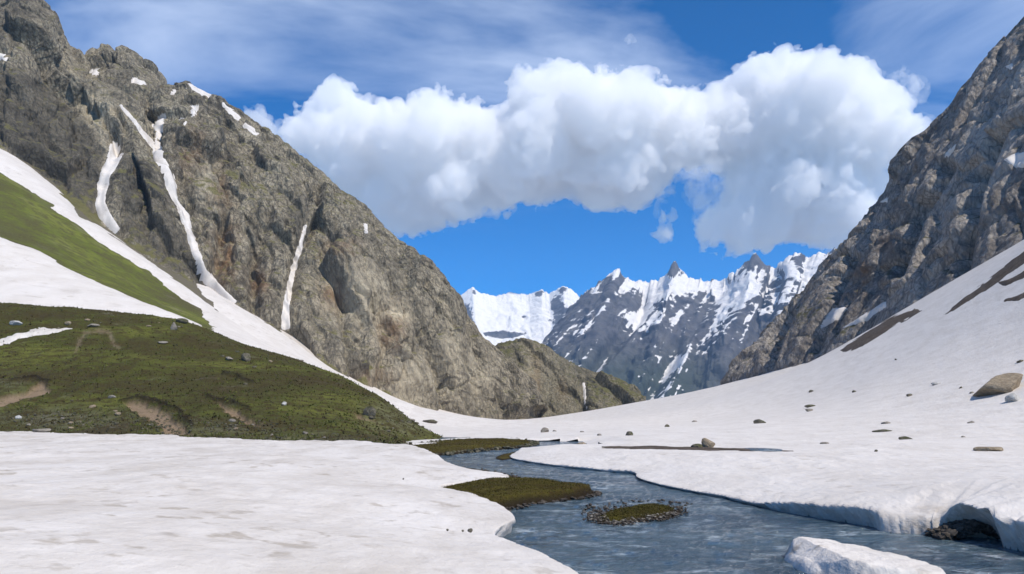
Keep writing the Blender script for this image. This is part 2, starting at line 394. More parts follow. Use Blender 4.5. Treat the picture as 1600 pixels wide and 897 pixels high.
def suncups(x, y, size, seed):
    f1 = worley(x / size + .25 * perlin(x / size, y / size, x * 0 + .5, seed), y / size, x * 0 + .5, seed)[0]
    return np.clip(f1, 0, .8) ** 1.5
def left_top(x, y):
    b = np.interp(y, [0, 8, 20, 40, 70, 100], [2.35, 2.2, 1.6, 1.1, .85, 1.15])
    z = b + .010 * np.clip(-x - 4, 0, 60) * np.clip(1.2 - y / 90, 0, 1)
    return z + .22 * fbm(x / 9, y / 9, x * 0 + 3.3, 3, 3) + .11 * fbm(x / 2.2, y / 2.2, x * 0 + 1.7, 4, 8) + .18 * suncups(x, y, 1.1, 15) * sstep(-.1, .25, fbm(x / 7, y / 7, x * 0, 2, 16))
RT = tps_fit([(*onz(px, py, 0), h) for px, py, h in [(1600, 862, 1.55), (1485, 837, 1.5), (1413, 831, 1.15), (1278, 810, .60), (1195, 795, .42), (1097, 773, .30), (996, 748, .26), (911, 733, .28), (790, 716, .16), (864, 701, .45), (2000, 960, 1.6)]]
             + [(20, 40, 1.1), (30, 40, 1.35), (12, 50, .8), (40, 45, 1.5), (8, 60, .75), (35, 60, 1.3), (15, 62, .95)], 1e-3, 20.)
def right_top(x, y):
    t = sstep(52, 74, y - np.clip(x, 0, 40) * .15)
    z = RT(x, y) * (1 - t) + TV(x, y) * t
    amp = np.clip(y / 120, .3, 2.5)
    z = z + .20 * amp * fbm(x / (14 * amp), y / (14 * amp), x * 0, 3, 21) + .07 * fbm(x / 1.8, y / 1.8, x * 0 + .4, 3, 28)
    z = z + .16 * suncups(x, y, 1.4, 29) * sstep(-.15, .2, fbm(x / 11, y / 11, x * 0, 2, 26)) * sstep(130, 60, y)
    return z

def bank(x, y, shore, top, side, wid, under, taper=None):
    """Snow sheet ending in a face at the shore: returns the moved points and the inland distance."""
    d, bx, by, s = seg_dist(x, y, shore)
    e = shore[1:] - shore[:-1]; i = np.clip(s.astype(int), 0, len(e) - 1)
    cr = e[i, 0] * (y - by) - e[i, 1] * (x - bx)
    p = np.where(cr * side > 0, d, -d)
    nx, ny = (x - bx) / (d + 1e-9) * np.sign(p + 1e-9), (y - by) / (d + 1e-9) * np.sign(p + 1e-9)
    pj = p + .45 * fbm(x / 1.5, y / 1.5, x * 0 + 9, 4, 33, .6) * np.exp(-np.abs(p) / 4)
    W = wid
    q = np.clip(pj / W, 0, 1)
    U = under(s, bx, by)
    h = top(x, y)
    if taper: h = taper(h, p, x, y, bx, by)
    jag = .20 * fbm(bx / .7 + q * 2, by / .7, q * 3, 4, 41, .6)
    dd = np.where(pj < W, U * (1 - q) ** 1.3 - .06 * np.sin(np.pi * q) + jag * np.sin(np.pi * np.clip(q, 0, 1)) , pj - W * np.exp(-(pj - W) / 1.6))
    z = np.where(pj < W, -.3 + (h + .3) * np.sin(q * np.pi / 2) ** .75, h)
    return np.stack([bx + nx * dd, by + ny * dd, z], 1), pj

# ------------------------------------------------------------------ ground, riverbed, river
g = mesh('ground', [(-12000, -200, -14), (12000, -200, -14), (12000, 14000, -14), (-12000, 14000, -14)], [(0, 1, 2, 3)])
put('ground', g, MAT['ground'], kind='structure', label='pale valley floor under the mountains, brightened to light the cloud underside')

x, y = polar(-1.1, 1.1, 120, 4, 118, 90)
z = -.7 + .15 * fbm(x / 2, y / 2, x * 0, 3, 5)
put('riverbed', mesh('riverbed', np.stack([x, y, z], 1), grid_faces(90, 120)), MAT['gravel'], kind='structure', label='dark gravel bed under the stream')

k = M('glacier_water')
wv = k.map((.55, 1., 1.), (0, 0, -.35))
foam = k.ramp(k.noise(.45, 9, .70, wv, .6), (.46, 0.), (.68, .9))
fine = k.ramp(k.noise(2.6, 6, .65, wv, .4), (.46, 0.), (.62, 1.))
wc = k.mix(k.ramp(k.noise(.22, 4, .5, wv), (.35, 0.), (.65, 1.)), (.028, .056, .082), (.062, .102, .130))
wc = k.mix(k.math('MULTIPLY', foam, fine), wc, (.55, .62, .66))
wh = k.math('ADD', k.noise(1.5, 7, .62, wv, .5), k.math('MULTIPLY', k.noise(6., 4, .6, wv), .35))
MAT['water'] = k.done(wc, .10, k.bump(wh, 1.0, .40), Specular_IOR_Level=.5)
x, y = polar(-.30, .95, 420, 11, 112, 240)
z = .07 * fbm(x / 1.3 + y / 3, y / .9, x * 0, 4, 55, .6, True) + .05 * fbm(x / 3, y / 2, x * 0 + 4, 2, 57) - .06
put('river', mesh('river', np.stack([x, y, z], 1), grid_faces(240, 420)), MAT['water'], kind='structure', label='grey blue meltwater stream winding between the snow banks')

# ------------------------------------------------------------------ left snow field
na, nr = 420, 340
x, y = polar(-.80, .28, na, 7.0, 112, nr)
def und_l(s, bx, by): return np.clip(.16 + .2 * fbm(bx / 2.5, by / 2.5, bx * 0, 2, 61), .02, .6)
def tap(h, p, x, y, bx, by):
    low = .34 + .11 * np.clip(p, 0, 30) + .012 * np.clip(p, 0, 30) ** 1.5 + .10 * fbm(x / 2.5, y / 2.5, x * 0, 3, 63)
    k_ = sstep(50, 62, y); m = -.35 * np.log(np.exp(-h / .35) + np.exp(-low / .35))
    return np.maximum(m, .12) * (1 - k_) + h * k_
P, pj = bank(x, y, LS, left_top, 1, .55, und_l, tap)
fc = grid_faces(nr, na); kp = (pj[fc] > -.12).all(1)
dirt_tint = np.exp(-np.clip(pj, 0, 99) / .35) * .35 + .75 * sstep(.24, .42, fbm(x / 1.6, y / 2.4, x * 0, 4, 67)) * sstep(-.1, .2, fbm(x / 9, y / 9, x * 0, 2, 68)) + .5 * sstep(.30, .42, fbm(x / 6 + y / 9, y / 1.3, x * 0, 3, 69)) * sstep(48, 60, y)
V, Fc, A = compact(P, fc, kp, {'dirt_tint': dirt_tint})
put('snow_field', mesh('snow_field', V, Fc, attrs=A), MAT['snow_near'], kind='structure', label='broad old snow bank filling the left foreground')

# ------------------------------------------------------------------ right snow field with the valley snow
na, nr = 600, 420
x, y = polar(-.20, .94, na, 15, 640, nr)
cave_c = np.array(onz(1505, 838, 0))
def und_r(s, bx, by):
    u = np.interp(np.where(by < 60, CX + bx / by * F, 780), [780, 1180, 1210, 1360, 1385, 1465, 1488, 1505, 1540, 1556, 1600], [.45, .45, .18, .25, -.35, -.35, .4, 1.2, .9, .3, .25])
    return u + .12 * fbm(bx / 1.2, by / 1.2, bx * 0, 3, 71)
def shore_px(bx, by): return np.where(by < 60, CX + bx / by * F, 780)
def tap_r(h, p, x, y, bx, by):
    hf = np.interp(shore_px(bx, by), [780, 900, 990, 1100, 1185, 1205, 1240, 1355, 1378, 1392, 1470, 1488, 1510, 1545, 1557, 1600, 1800], [.12, .15, .15, .16, .18, .40, .62, .68, .60, .50, .55, .9, 1.12, 1.0, .8, .85, .9])
    hf = hf * (1 + .35 * fbm(bx / .9, by / .9, bx * 0, 3, 73)) 
    low = hf + .30 * np.clip(p - .7, 0, 30) + .12 * fbm(x / 1.8, y / 1.8, x * 0, 4, 74)
    k_ = sstep(66, 76, y); a_ = .22
    m = np.maximum(-a_ * np.log(np.exp(-h / a_) + np.exp(-low / a_)), .1)
    return m * (1 - k_) + h * k_
P, pj = bank(x, y, RS, right_top, -1, .75, und_r, tap_r)
ext = (x > RS[-1, 0] - .2) & (y > 72)
P[ext] = np.stack([x, y, right_top(x, y)], 1)[ext]; pj = np.where(ext, np.maximum(np.abs(pj), 2), pj)
end_ = ext & (y > 76) & (y < 99) & (x < 14)
P[end_, 2] = (-.3 + (P[:, 2] + .3) * np.clip((x - 8.2) / 4.5, 0, 1) ** .6)[end_]
# the far (upper) bank: everything beyond the upper river and the side channel
du, ux, uy, us = seg_dist(x, y, US)
eu = US[1:] - US[:-1]; iu = np.clip(us.astype(int), 0, len(eu) - 1)
far_side = (eu[iu, 0] * (y - uy) - eu[iu, 1] * (x - ux)) > 0
in_up = (x < US[-1, 0]) & (y > 60)
h = right_top(x, y)
pu = np.where(far_side, du, -du)
zu = np.where(pu < 1.2, -.3 + (h + .3) * np.clip(pu / 1.2, 0, 1) ** .5, h)
useu = in_up & ~((pj > 0) & (y < 71.5) & (x > -1))
P[useu] = np.stack([x, y, zu], 1)[useu]
ok = np.where(useu, pu > -.1, pj > -.12)
fc = grid_faces(nr, na); kp = ok[fc].all(1) & (np.ptp(P[fc][:, :, 2], axis=1) < 6)
dirt_tint = np.where(useu, 0, (np.exp(-np.clip(pj, 0, 99) / .4) * .3 + .40 * (1 - sstep(.5, 1.0, pj))) * (y < 60)) + .22 * sstep(.2, .5, fbm(x / 14, y / 7, x * 0, 4, 77))  # dirt, plus tan painted on the bank face to cancel its blue shade
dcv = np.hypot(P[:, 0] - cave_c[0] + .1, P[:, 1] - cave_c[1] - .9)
dirt_tint = np.clip(dirt_tint + np.exp(-(dcv / 1.0) ** 2) * sstep(1.15, .5, P[:, 2]) * .9, 0, 1)
V, Fc, A = compact(P, fc, kp, {'dirt_tint': dirt_tint})
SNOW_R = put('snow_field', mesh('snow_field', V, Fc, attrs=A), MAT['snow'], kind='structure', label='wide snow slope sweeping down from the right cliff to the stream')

def ray_hit(px, py, fz, y0=12., y1=600.):
    ys = np.geomspace(y0, y1, 4000); xs = (px - CX) / F * ys; zs = CH + (HY - py) / F * ys
    d = zs - fz(xs, ys); i = int(np.argmax(d < 0)) if (d < 0).any() else int(np.argmin(d / ys))
    return Vector((xs[i], ys[i], float(fz(xs[i:i+1], ys[i:i+1])[0])))

# ------------------------------------------------------------------ left slope under the cliffs, with grass and snow strips
na, nr = 320, 260
x, y = polar(-.80, .06, na, 130, 540, nr)
z = TV(x, y)
P = np.stack([x, y, z], 1); qx, qy = proj(P)
z = z - 1.5 * sstep(560, 680, qx) - .6
rough = 1.5 * fbm(x / 22, y / 22, z / 22, 5, 81) + .5 * fbm(x / 5, y / 5, z / 5, 4, 82, .6)
P[:, 2] = z + rough
gx, gy = qx + 10 * fbm(x / 12, y / 12, z / 12, 4, 84), qy + 8 * fbm(x / 12, y / 12, z / 12, 4, 85)
meadow = [(-160, 190), (0, 268), (60, 310), (130, 352), (200, 402), (290, 462), (330, 505), (310, 525), (200, 480), (110, 430), (0, 372), (-160, 300)]
ms = sdf(gx, gy, meadow)
att = {'dirt_tint': 1 - sstep(-18, 6, ms) * .95, 'pale': sstep(.1, .5, fbm(x / 15, y / 15, z / 15, 3, 86)) * .6, 'dark': np.zeros(len(x))}
att['dirt_tint'] = np.clip(att['dirt_tint'] - .45 * sstep(400, 480, qx), 0, 1)
HS = put('hillside', mesh('hillside', P, grid_faces(nr, na), attrs=att), MAT['slope'], kind='structure', label='steep green and brown slope below the left cliffs')
STRIPS = {
 'a': ([(-200, 285), (0, 372), (60, 393), (110, 423), (160, 446), (220, 472), (270, 490), (312, 508), (330, 540), (0, 540), (-200, 500)], 'broad white snow patch on the slope behind the grassy hill'),
 'b': ([(-120, 160), (0, 232), (50, 265), (105, 312), (122, 340), (150, 352), (200, 388), (250, 422), (300, 458), (340, 488), (400, 527), (450, 556), (520, 584), (560, 599), (660, 628), (640, 660), (560, 625), (540, 604), (480, 584), (420, 560), (350, 520), (330, 502), (316, 482), (280, 456), (235, 420), (170, 382), (125, 350), (85, 320), (40, 288), (0, 262), (-120, 195)], 'long snow strip crossing the green slope from upper left'),
 'c': ([(305, 405), (322, 425), (335, 446), (365, 473), (420, 508), (480, 548), (560, 598), (600, 615), (570, 612), (500, 584), (440, 556), (400, 528), (350, 487), (318, 455), (300, 425)], 'snow tongue spilling from the couloir foot down the slope'),
 'd': ([(440, 500), (452, 512), (500, 553), (545, 590), (536, 590), (490, 556), (440, 516)], 'thin grey snow strip along the cliff foot'),
}
nsx, nsy = gx - qx, gy - qy
for nm, (poly, lab) in STRIPS.items():
    s_ = sdf(qx + nsx * .35, qy + nsy * .35, poly)
    th = np.clip(s_ / 9, -1, 1)
    Q = P.copy(); Q[:, 2] = z + rough * (.35) + .5 + th * 1.3 + .25 * fbm(x / 9, y / 9, z / 9, 3, 90)
    fc = grid_faces(nr, na); kp = (s_[fc] > -9).all(1)
    V, Fc, A = compact(Q, fc, kp, {'dirt_tint': .35 * sstep(.15, .5, fbm(x / 8, y / 8, z / 8, 4, 91)) + (.4 if nm == 'd' else 0) * np.ones(len(x))})
    put('snow_patch', mesh('snow_patch', V, Fc, attrs=A), MAT['snow_far'], parent=HS, label=lab)

# ------------------------------------------------------------------ cliffs as displaced lofts between a foot and a ridge
def loft(name, foot, ridge, ns, nt, back=(60, -60), bulge=0.06, below=.12, disp=None, gullies=(), calm=.8, jag=0., jseed=1, soft=1):
    fo = np.array([at(*p) for p in curve(foot, 400)]); ri = np.array([at(*p) for p in curve(ridge, 1200)])
    s = np.linspace(0, 1, ns)
    fo = np.stack([np.interp(s, np.linspace(0, 1, 400), fo[:, i]) for i in range(3)], 1)
    ri = np.stack([np.interp(s, np.linspace(0, 1, 1200), ri[:, i]) for i in range(3)], 1)
    jz = jag * (fbm(s * 55, s * 0 + .37, s * 0 + 2.1, 4, jseed, .62, True) - .4) * ri[:, 1] / F if jag else 0 * s
    for _ in range(6): fo[1:-1] = (fo[:-2] + fo[2:] + 2 * fo[1:-1]) / 4
    t = np.r_[np.linspace(-below, 1, nt), 1 + np.linspace(0, 1, 24)[1:]]
    T = t[:, None, None]
    body = fo[None] + (ri - fo)[None] * np.minimum(T, 1)
    hgt = (ri[:, 2] - fo[:, 2])[None, :, None]
    body[..., 2:3] += hgt * bulge * np.sin(np.pi * np.clip(T, 0, 1))
    body[..., 2] += jz[None, :] * np.clip(t, 0, 1)[:, None] ** 14
    ov = np.clip(T - 1, 0, 1)
    body[..., 1:2] += ov * back[0]; body[..., 2:3] += back[1] * ov ** 1.2
    nrow = len(t); P = body.reshape(-1, 3); qx, qy = proj(P)
    N = grid_normals(P, nrow, ns)
    # a smooth, outward direction for the displacement
    Nm = N.copy(); Nm /= np.linalg.norm(Nm, axis=1, keepdims=True)
    if Nm[:, 1].mean() > 0: Nm = -Nm
    tt = np.repeat(t, ns)
    edge = 1 - calm * np.exp(-((tt - 1) / .07) ** 2)
    D = disp(P, qx, qy, tt)
    D = D * (.35 + .65 * sstep(-.02, .10, tt))
    Dg = D.reshape(nrow, ns).copy()
    for _ in range(soft):                                            # weathered edges: no staircase along slanting joints
        Dg[1:-1] = (Dg[:-2] + Dg[2:] + 2 * Dg[1:-1]) / 4; Dg[:, 1:-1] = (Dg[:, :-2] + Dg[:, 2:] + 2 * Dg[:, 1:-1]) / 4
    D = Dg.ravel()
    P1 = P + Nm * (D * edge)[:, None]; qx, qy = proj(P1); loft.pre = (qx, qy)
    for line, wpx, dep in gullies:
        l = np.array(line, float)
        d = seg_dist(qx, qy, l)[0]; D = D - dep * np.exp(-(d / wpx) ** 2)
    P2 = P + Nm * (D * edge)[:, None]
    qx, qy = proj(P2)
    return P2, nrow, qx, qy, tt, Nm

def rock_disp(big, mid, small, slant=.5, seed=0, dirv=(1, 1, .55), long=(19, 62, 34)):
    """Slabs and ribs: cells drawn out along a slanting direction, at three sizes, with open joints."""
    al = np.array([math.sin(slant), 0, -math.cos(slant)]); ac = np.array([math.cos(slant), 0, math.sin(slant)])
    def f(P, qx, qy, tt):
        Q = P * np.array(dirv)
        D = big * fbm(Q[:, 0] / 95, Q[:, 1] / 95, Q[:, 2] / 95, 3, seed, .5, True)
        wq = P + 4 * np.stack([fbm(P[:, 0] / 30, P[:, 1] / 30, P[:, 2] / 30, 3, seed + 40 + i) for i in range(3)], 1)
        wq = np.stack([wq @ ac, wq[:, 1], wq @ al], 1)
        L = np.array((long[0], long[2], long[1]), float)
        fa, ed, hg = facets(wq, L * 1.7, seed + 1, mid); D = D + fa
        fb, ed2, hg2 = facets(wq, L * .62, seed + 2, mid * .40); D = D + fb
        fc_, ed3, _ = facets(wq, L * .24, seed + 4, mid * .17); D = D + fc_
        D = D - small * 1.2 * np.exp(-(ed / .06) ** 2) - small * .7 * np.exp(-(ed2 / .08) ** 2)
        D = D + small * fbm(wq[:, 0] / 5, wq[:, 1] / 9, wq[:, 2] / 11, 5, seed + 3, .62, True)
        return D - D.mean()
    return f
def blobs(qx, qy, spots, ns=None):
    r = np.zeros(len(qx))
    for (a, b, ra, rb, v) in spots: r = np.maximum(r, v * np.exp(-((qx - a) / ra) ** 2 - ((qy - b) / rb) ** 2))
    return r

# left mountain
foot = [(-260, 110, 440), (0, 228, 412), (60, 292, 407), (150, 345, 406), (250, 410, 410), (330, 458, 414), (430, 512, 410), (520, 580, 402), (600, 616, 430), (700, 648, 470), (800, 664, 512), (850, 668, 540)]
ridge = [(-260, -40, 640), (-120, -30, 620), (-60, 4, 610), (0, 6, 605), (25, -2, 605), (62, 6, 605), (72, 26, 606), (76, 50, 610), (90, 74, 616), (115, 94, 625), (140, 110, 640), (160, 98, 660), (180, 88, 675), (196, 80, 680), (215, 92, 680), (235, 104, 672), (246, 122, 662), (258, 138, 656), (265, 150, 652), (269, 158, 650), (274, 149, 646),
         (280, 138, 642), (292, 132, 636), (330, 150, 628), (400, 190, 606), (450, 226, 592), (500, 266, 580), (560, 320, 566), (600, 360, 558), (650, 406, 552), (700, 456, 548), (725, 486, 548), (750, 524, 550), (778, 565, 552), (805, 612, 556), (835, 668, 558), (850, 690, 560)]
COUL = [(270, 142), (262, 168), (247, 194), (245, 225), (257, 262), (268, 295), (281, 324), (295, 359), (304, 395), (314, 425), (336, 458), (380, 500)]
GUL2 = [(196, 200), (186, 230), (170, 258), (160, 295), (158, 325), (185, 360)]
GUL3 = [(490, 310), (478, 355), (464, 402), (452, 450), (446, 512)]
GUL4 = [(186, 165), (215, 205), (244, 240)]
rd = rock_disp(8, 10., 1.5, .48, 100, long=(15, 52, 27))
def ld(P, qx, qy, tt):
    D = rd(P, qx, qy, tt)
    return D + 10 * sstep(60, -40, sdf(qx, qy, [(-300, 60), (0, 100), (90, 160), (160, 235), (150, 330), (0, 225), (-300, 120)])) * (tt < 1) - 3 * (tt < 1)
ns, ntt = 640, 340
P2, nrow, qx, qy, tt, Nm = loft('mountain', foot, ridge, ns, ntt, (80, -90), .07, .12, ld, jag=7., jseed=5, gullies=
    [(COUL, 18, 3.5), (GUL2, 14, 6), (GUL3, 10, 6), ([(325, 440), (345, 395), (350, 350)], 10, 7), ([(600, 600), (612, 540), (590, 470)], 12, 7), ([(700, 640), (690, 580), (660, 520)], 10, 6), ([(560, 585), (540, 500), (530, 430)], 10, 6), ([(400, 490), (395, 410), (420, 330)], 10, 6)])
jx, jy = qx + 12 * fbm(P2[:, 0] / 20, P2[:, 1] / 20, P2[:, 2] / 20, 3, 130), qy + 12 * fbm(P2[:, 0] / 20, P2[:, 1] / 20, P2[:, 2] / 20, 3, 131)
att = {'rust': blobs(jx, jy, [(612, 515, 22, 32, 1), (350, 400, 22, 50, .9), (520, 460, 16, 26, .8), (535, 385, 24, 16, .6), (405, 440, 14, 30, .8), (300, 240, 25, 40, .5), (590, 590, 30, 18, .5), (345, 300, 16, 40, .5)]),
       'pale': blobs(jx, jy, [(620, 490, 26, 14, 1), (700, 560, 20, 60, .7), (560, 470, 60, 70, .5), (640, 590, 40, 40, .6), (325, 290, 16, 30, .5), (140, 170, 60, 50, .5), (740, 590, 30, 40, .6)]),
       'dark': np.maximum(.85 * sstep(-8, 12, sdf(jx, jy, [(-300, 70), (0, 92), (60, 120), (100, 160), (150, 205), (165, 235), (150, 330), (120, 330), (0, 225), (-300, 100)])),  # darker grey rock, with part of the steep cliff's shade painted in
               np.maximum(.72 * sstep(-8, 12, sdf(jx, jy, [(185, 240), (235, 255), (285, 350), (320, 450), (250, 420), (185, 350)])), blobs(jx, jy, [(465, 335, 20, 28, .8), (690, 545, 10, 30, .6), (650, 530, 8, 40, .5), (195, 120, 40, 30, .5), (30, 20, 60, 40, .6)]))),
       'grassy': np.clip(blobs(jx, jy, [(570, 580, 36, 16, .9), (90, 330, 90, 30, .6), (400, 300, 120, 60, .22), (520, 300, 60, 60, .2)]) + .3 * sstep(.06, .0, np.abs(tt)), 0, 1)}
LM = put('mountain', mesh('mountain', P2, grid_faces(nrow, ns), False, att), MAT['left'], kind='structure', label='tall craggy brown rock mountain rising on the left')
PRE = loft.pre
def on_cliff(parent, P2, nrow, ns, qx, qy, Nm, polys, wob=5., lift=1.3, fs=6., its=8):
    wx = wob * fbm(P2[:, 0] / 14, P2[:, 1] / 14, P2[:, 2] / 14, 3, 141)
    sm = P2.reshape(nrow, ns, 3).copy()
    for _ in range(its):
        sm[1:-1] = (sm[:-2] + sm[2:] + 2 * sm[1:-1]) / 4; sm[:, 1:-1] = (sm[:, :-2] + sm[:, 2:] + 2 * sm[:, 1:-1]) / 4
    sm = sm.reshape(-1, 3); fc = grid_faces(nrow, ns)
    for poly, lab in polys:
        s_ = sdf(qx, qy, poly) + wx
        Q = sm + Nm * (lift * .15 + np.clip(s_ / fs, -1, .7) * lift)[:, None]
        kp = (s_[fc] > -fs).all(1)
        if kp.sum() < 4: continue
        V, Fc, A = compact(Q, fc, kp, {'dirt_tint': np.clip(.35 * sstep(.1, .5, wx / wob), 0, 1)})
        put('snow_patch', mesh('snow_patch', V, Fc, attrs=A), MAT['snow_far'], parent=parent, label=lab)
def ribbon(line):
    l = np.array(line, float); d = np.gradient(l[:, :2], axis=0); d /= np.hypot(d[:, :1], d[:, 1:]) + 1e-9
    n = np.c_[-d[:, 1], d[:, 0]]; a = l[:, :2] + n * l[:, 2:3]; b = l[:, :2] - n * l[:, 2:3]
    return np.vstack([a, b[::-1]])
on_cliff(LM, P2, nrow, ns, qx, qy, Nm, [
  (ribbon([(271, 140, 2), (267, 155, 3), (262, 167, 3.5), (254, 182, 5), (246, 196, 9), (247, 208, 5), (245, 224, 3.5), (246, 236, 8), (251, 250, 9), (258, 264, 7), (264, 278, 7), (268, 292, 8), (270, 304, 5), (275, 314, 3), (282, 325, 4), (289, 339, 7), (295, 359, 4), (300, 376, 5), (307, 398, 6), (316, 425, 8), (336, 455, 12), (360, 480, 13)]), 'narrow snow couloir falling the full height of the cliff'),
  (ribbon([(187, 164, 1.5), (197, 175, 2.5), (209, 188, 2.5), (223, 208, 2.5), (234, 220, 4), (244, 230, 5)]), 'short snow gully joining the couloir from the left'),
  (ribbon([(181, 225, 8), (180, 240, 12), (174, 256, 9), (165, 272, 8), (160, 290, 8), (159, 306, 6), (156, 318, 8), (163, 336, 9), (184, 362, 6)]), 'detached snow patch in the gully left of the couloir'),
  (ribbon([(478, 352, 1.5), (472, 375, 2.5), (464, 402, 3), (456, 430, 3.5), (450, 460, 4.5), (446, 490, 5.5), (447, 515, 7)]), 'thin snow chute in the middle of the rock wall'),
], 2.0, 1.2, 3., 2)
on_cliff(LM, P2, nrow, ns, qx, qy, Nm, [
  ([(205, 122), (228, 124), (230, 132), (212, 133)], 'small snow patch below the crag'),
  (ribbon([(294, 133, 3), (312, 141, 4), (332, 152, 3)]), 'snow lip along the crest'),
  (ribbon([(346, 160, 2), (362, 176, 4), (374, 186, 3)]), 'snow streak near the crest'),
  (ribbon([(383, 195, 2), (392, 202, 4), (402, 212, 2)]), 'small snow streak lower on the crest'),
  ([(300, 165), (308, 166), (305, 182), (299, 182)], 'tiny snow spot on the upper wall'),
  ([(283, 188), (292, 190), (288, 196)], 'tiny snow spot beside the couloir'),
  ([(18, 50), (28, 52), (48, 62), (40, 64), (22, 57)], 'snow streak below the left crag'),
  ([(140, 110), (152, 108), (155, 117), (146, 118)], 'snow spot on the saddle'),
  ([(-2, 84), (14, 90), (10, 96), (-4, 92)], 'snow spot at the left edge'),
  ([(569, 350), (574, 350), (575, 364), (570, 364)], 'tiny snow spot high on the right shoulder'),
], 3., 1.0, 4., 3)

# knoll at the end of the left wall
foot = [(720, 650, 560), (770, 664, 565), (830, 664, 570), (900, 655, 580), (960, 645, 590), (1030, 640, 600)]
ridge = [(740, 590, 640), (755, 560, 640), (768, 545, 642), (778, 536, 645), (800, 531, 648), (815, 530, 650), (835, 534, 652), (855, 543, 652), (880, 560, 652), (905, 572, 652), (935, 582, 650), (960, 596, 648), (985, 612, 645), (1000, 630, 640), (1020, 650, 635)]
P2, nrow, qx, qy, tt, Nm = loft('rocky_knoll', foot, ridge, 260, 150, (60, -50), .12, .25, rock_disp(5, 5.0, 1.2, .35, 200), jag=3., jseed=11, gullies=
    [([(912, 600), (914, 640)], 5, 4), ([(800, 660), (790, 600), (810, 560)], 8, 4)])
att = {'rust': blobs(qx, qy, [(835, 590, 10, 40, .8), (880, 610, 10, 20, .4)]), 'pale': blobs(qx, qy, [(830, 570, 12, 30, .6)]), 'dark': blobs(qx, qy, [(800, 640, 12, 14, .6)]),
       'grassy': blobs(qx, qy, [(960, 610, 50, 25, .6), (800, 545, 40, 15, .4)])}
KN = put('rocky_knoll', mesh('rocky_knoll', P2, grid_faces(nrow, 260), False, att), MAT['knoll'], kind='structure', label='rounded rocky knoll below the snow peaks at the valley mouth')
on_cliff(KN, P2, nrow, 260, qx, qy, Nm, [(ribbon([(912, 598, 1), (914, 612, 1.2), (914, 628, 1.5), (917, 640, 1)]), 'thin white snow chute on the knoll')], 1., .9, 2.)

# right mountain
foot = [(1128, 604, 440), (1170, 594, 405), (1210, 584, 388), (1300, 560, 332), (1400, 496, 302), (1500, 436, 274), (1600, 378, 252), (1760, 278, 225)]
ridge = [(1134, 600, 446), (1146, 575, 448), (1170, 545, 450), (1200, 508, 452), (1232, 466, 450), (1262, 440, 446), (1290, 404, 442), (1320, 376, 438), (1352, 338, 432), (1385, 300, 426), (1410, 260, 420), (1440, 215, 415), (1470, 186, 408), (1500, 150, 402), (1540, 90, 394), (1560, 66, 390), (1600, 26, 380), (1680, -60, 365), (1760, -130, 350)]
P2, nrow, qx, qy, tt, Nm = loft('mountain', foot, ridge, 560, 330, (70, -60), .06, .12, rock_disp(6, 7., 1.2, -.5, 300, (1, 1, .7), long=(13, 42, 24)), jag=8., jseed=9, gullies=
    [([(1480, 260), (1430, 340), (1400, 420)], 9, 7), ([(1560, 200), (1520, 300), (1500, 420)], 10, 6), ([(1330, 400), (1300, 460), (1270, 540)], 9, 6), ([(1250, 450), (1215, 520), (1195, 580)], 8, 5)])
jx, jy = qx + 10 * fbm(P2[:, 0] / 15, P2[:, 1] / 15, P2[:, 2] / 15, 3, 330), qy + 10 * fbm(P2[:, 0] / 15, P2[:, 1] / 15, P2[:, 2] / 15, 3, 331)
att = {'rust': blobs(jx, jy, [(1345, 430, 16, 26, .8), (1290, 410, 14, 16, .6), (1385, 385, 14, 20, .7), (1500, 170, 14, 30, .5), (1260, 450, 16, 20, .5)]),
       'pale': blobs(jx, jy, [(1550, 230, 50, 70, .55), (1580, 130, 40, 50, .3), (1520, 320, 60, 50, .3)]),
       'dark': np.maximum(blobs(jx, jy, [(1400, 390, 16, 18, .5), (1330, 500, 60, 16, .55), (1250, 490, 40, 30, .35)]), 0),
       'grassy': blobs(jx, jy, [(1270, 490, 50, 25, .5), (1340, 510, 40, 12, .4), (1430, 330, 30, 60, .15)])}
RM = put('mountain', mesh('mountain', P2, grid_faces(nrow, 560), True, att), MAT['right'], kind='structure', label='grey jagged cliff climbing out of frame on the right')
on_cliff(RM, P2, nrow, 560, qx, qy, Nm, [
  ([(1468, 246), (1478, 238), (1496, 222), (1492, 234), (1478, 247)], 'slanted snow streak on the grey cliff'),
  ([(1566, 250), (1584, 240), (1640, 232), (1640, 258), (1590, 262)], 'snow ledge at the right edge of the cliff'),
  ([(1284, 512), (1292, 492), (1304, 482), (1326, 480), (1316, 496), (1300, 504)], 'snow patch low on the cliff'),
  ([(1318, 512), (1350, 492), (1385, 470), (1384, 480), (1350, 502)], 'snow strip across the cliff foot'),
  ([(1376, 316), (1388, 308), (1386, 316)], 'tiny snow spot on the cliff edge'),
  ([(1570, 104), (1582, 100), (1580, 108)], 'tiny snow spot near the cliff top'),
], 3., 1.0, 4., 3)

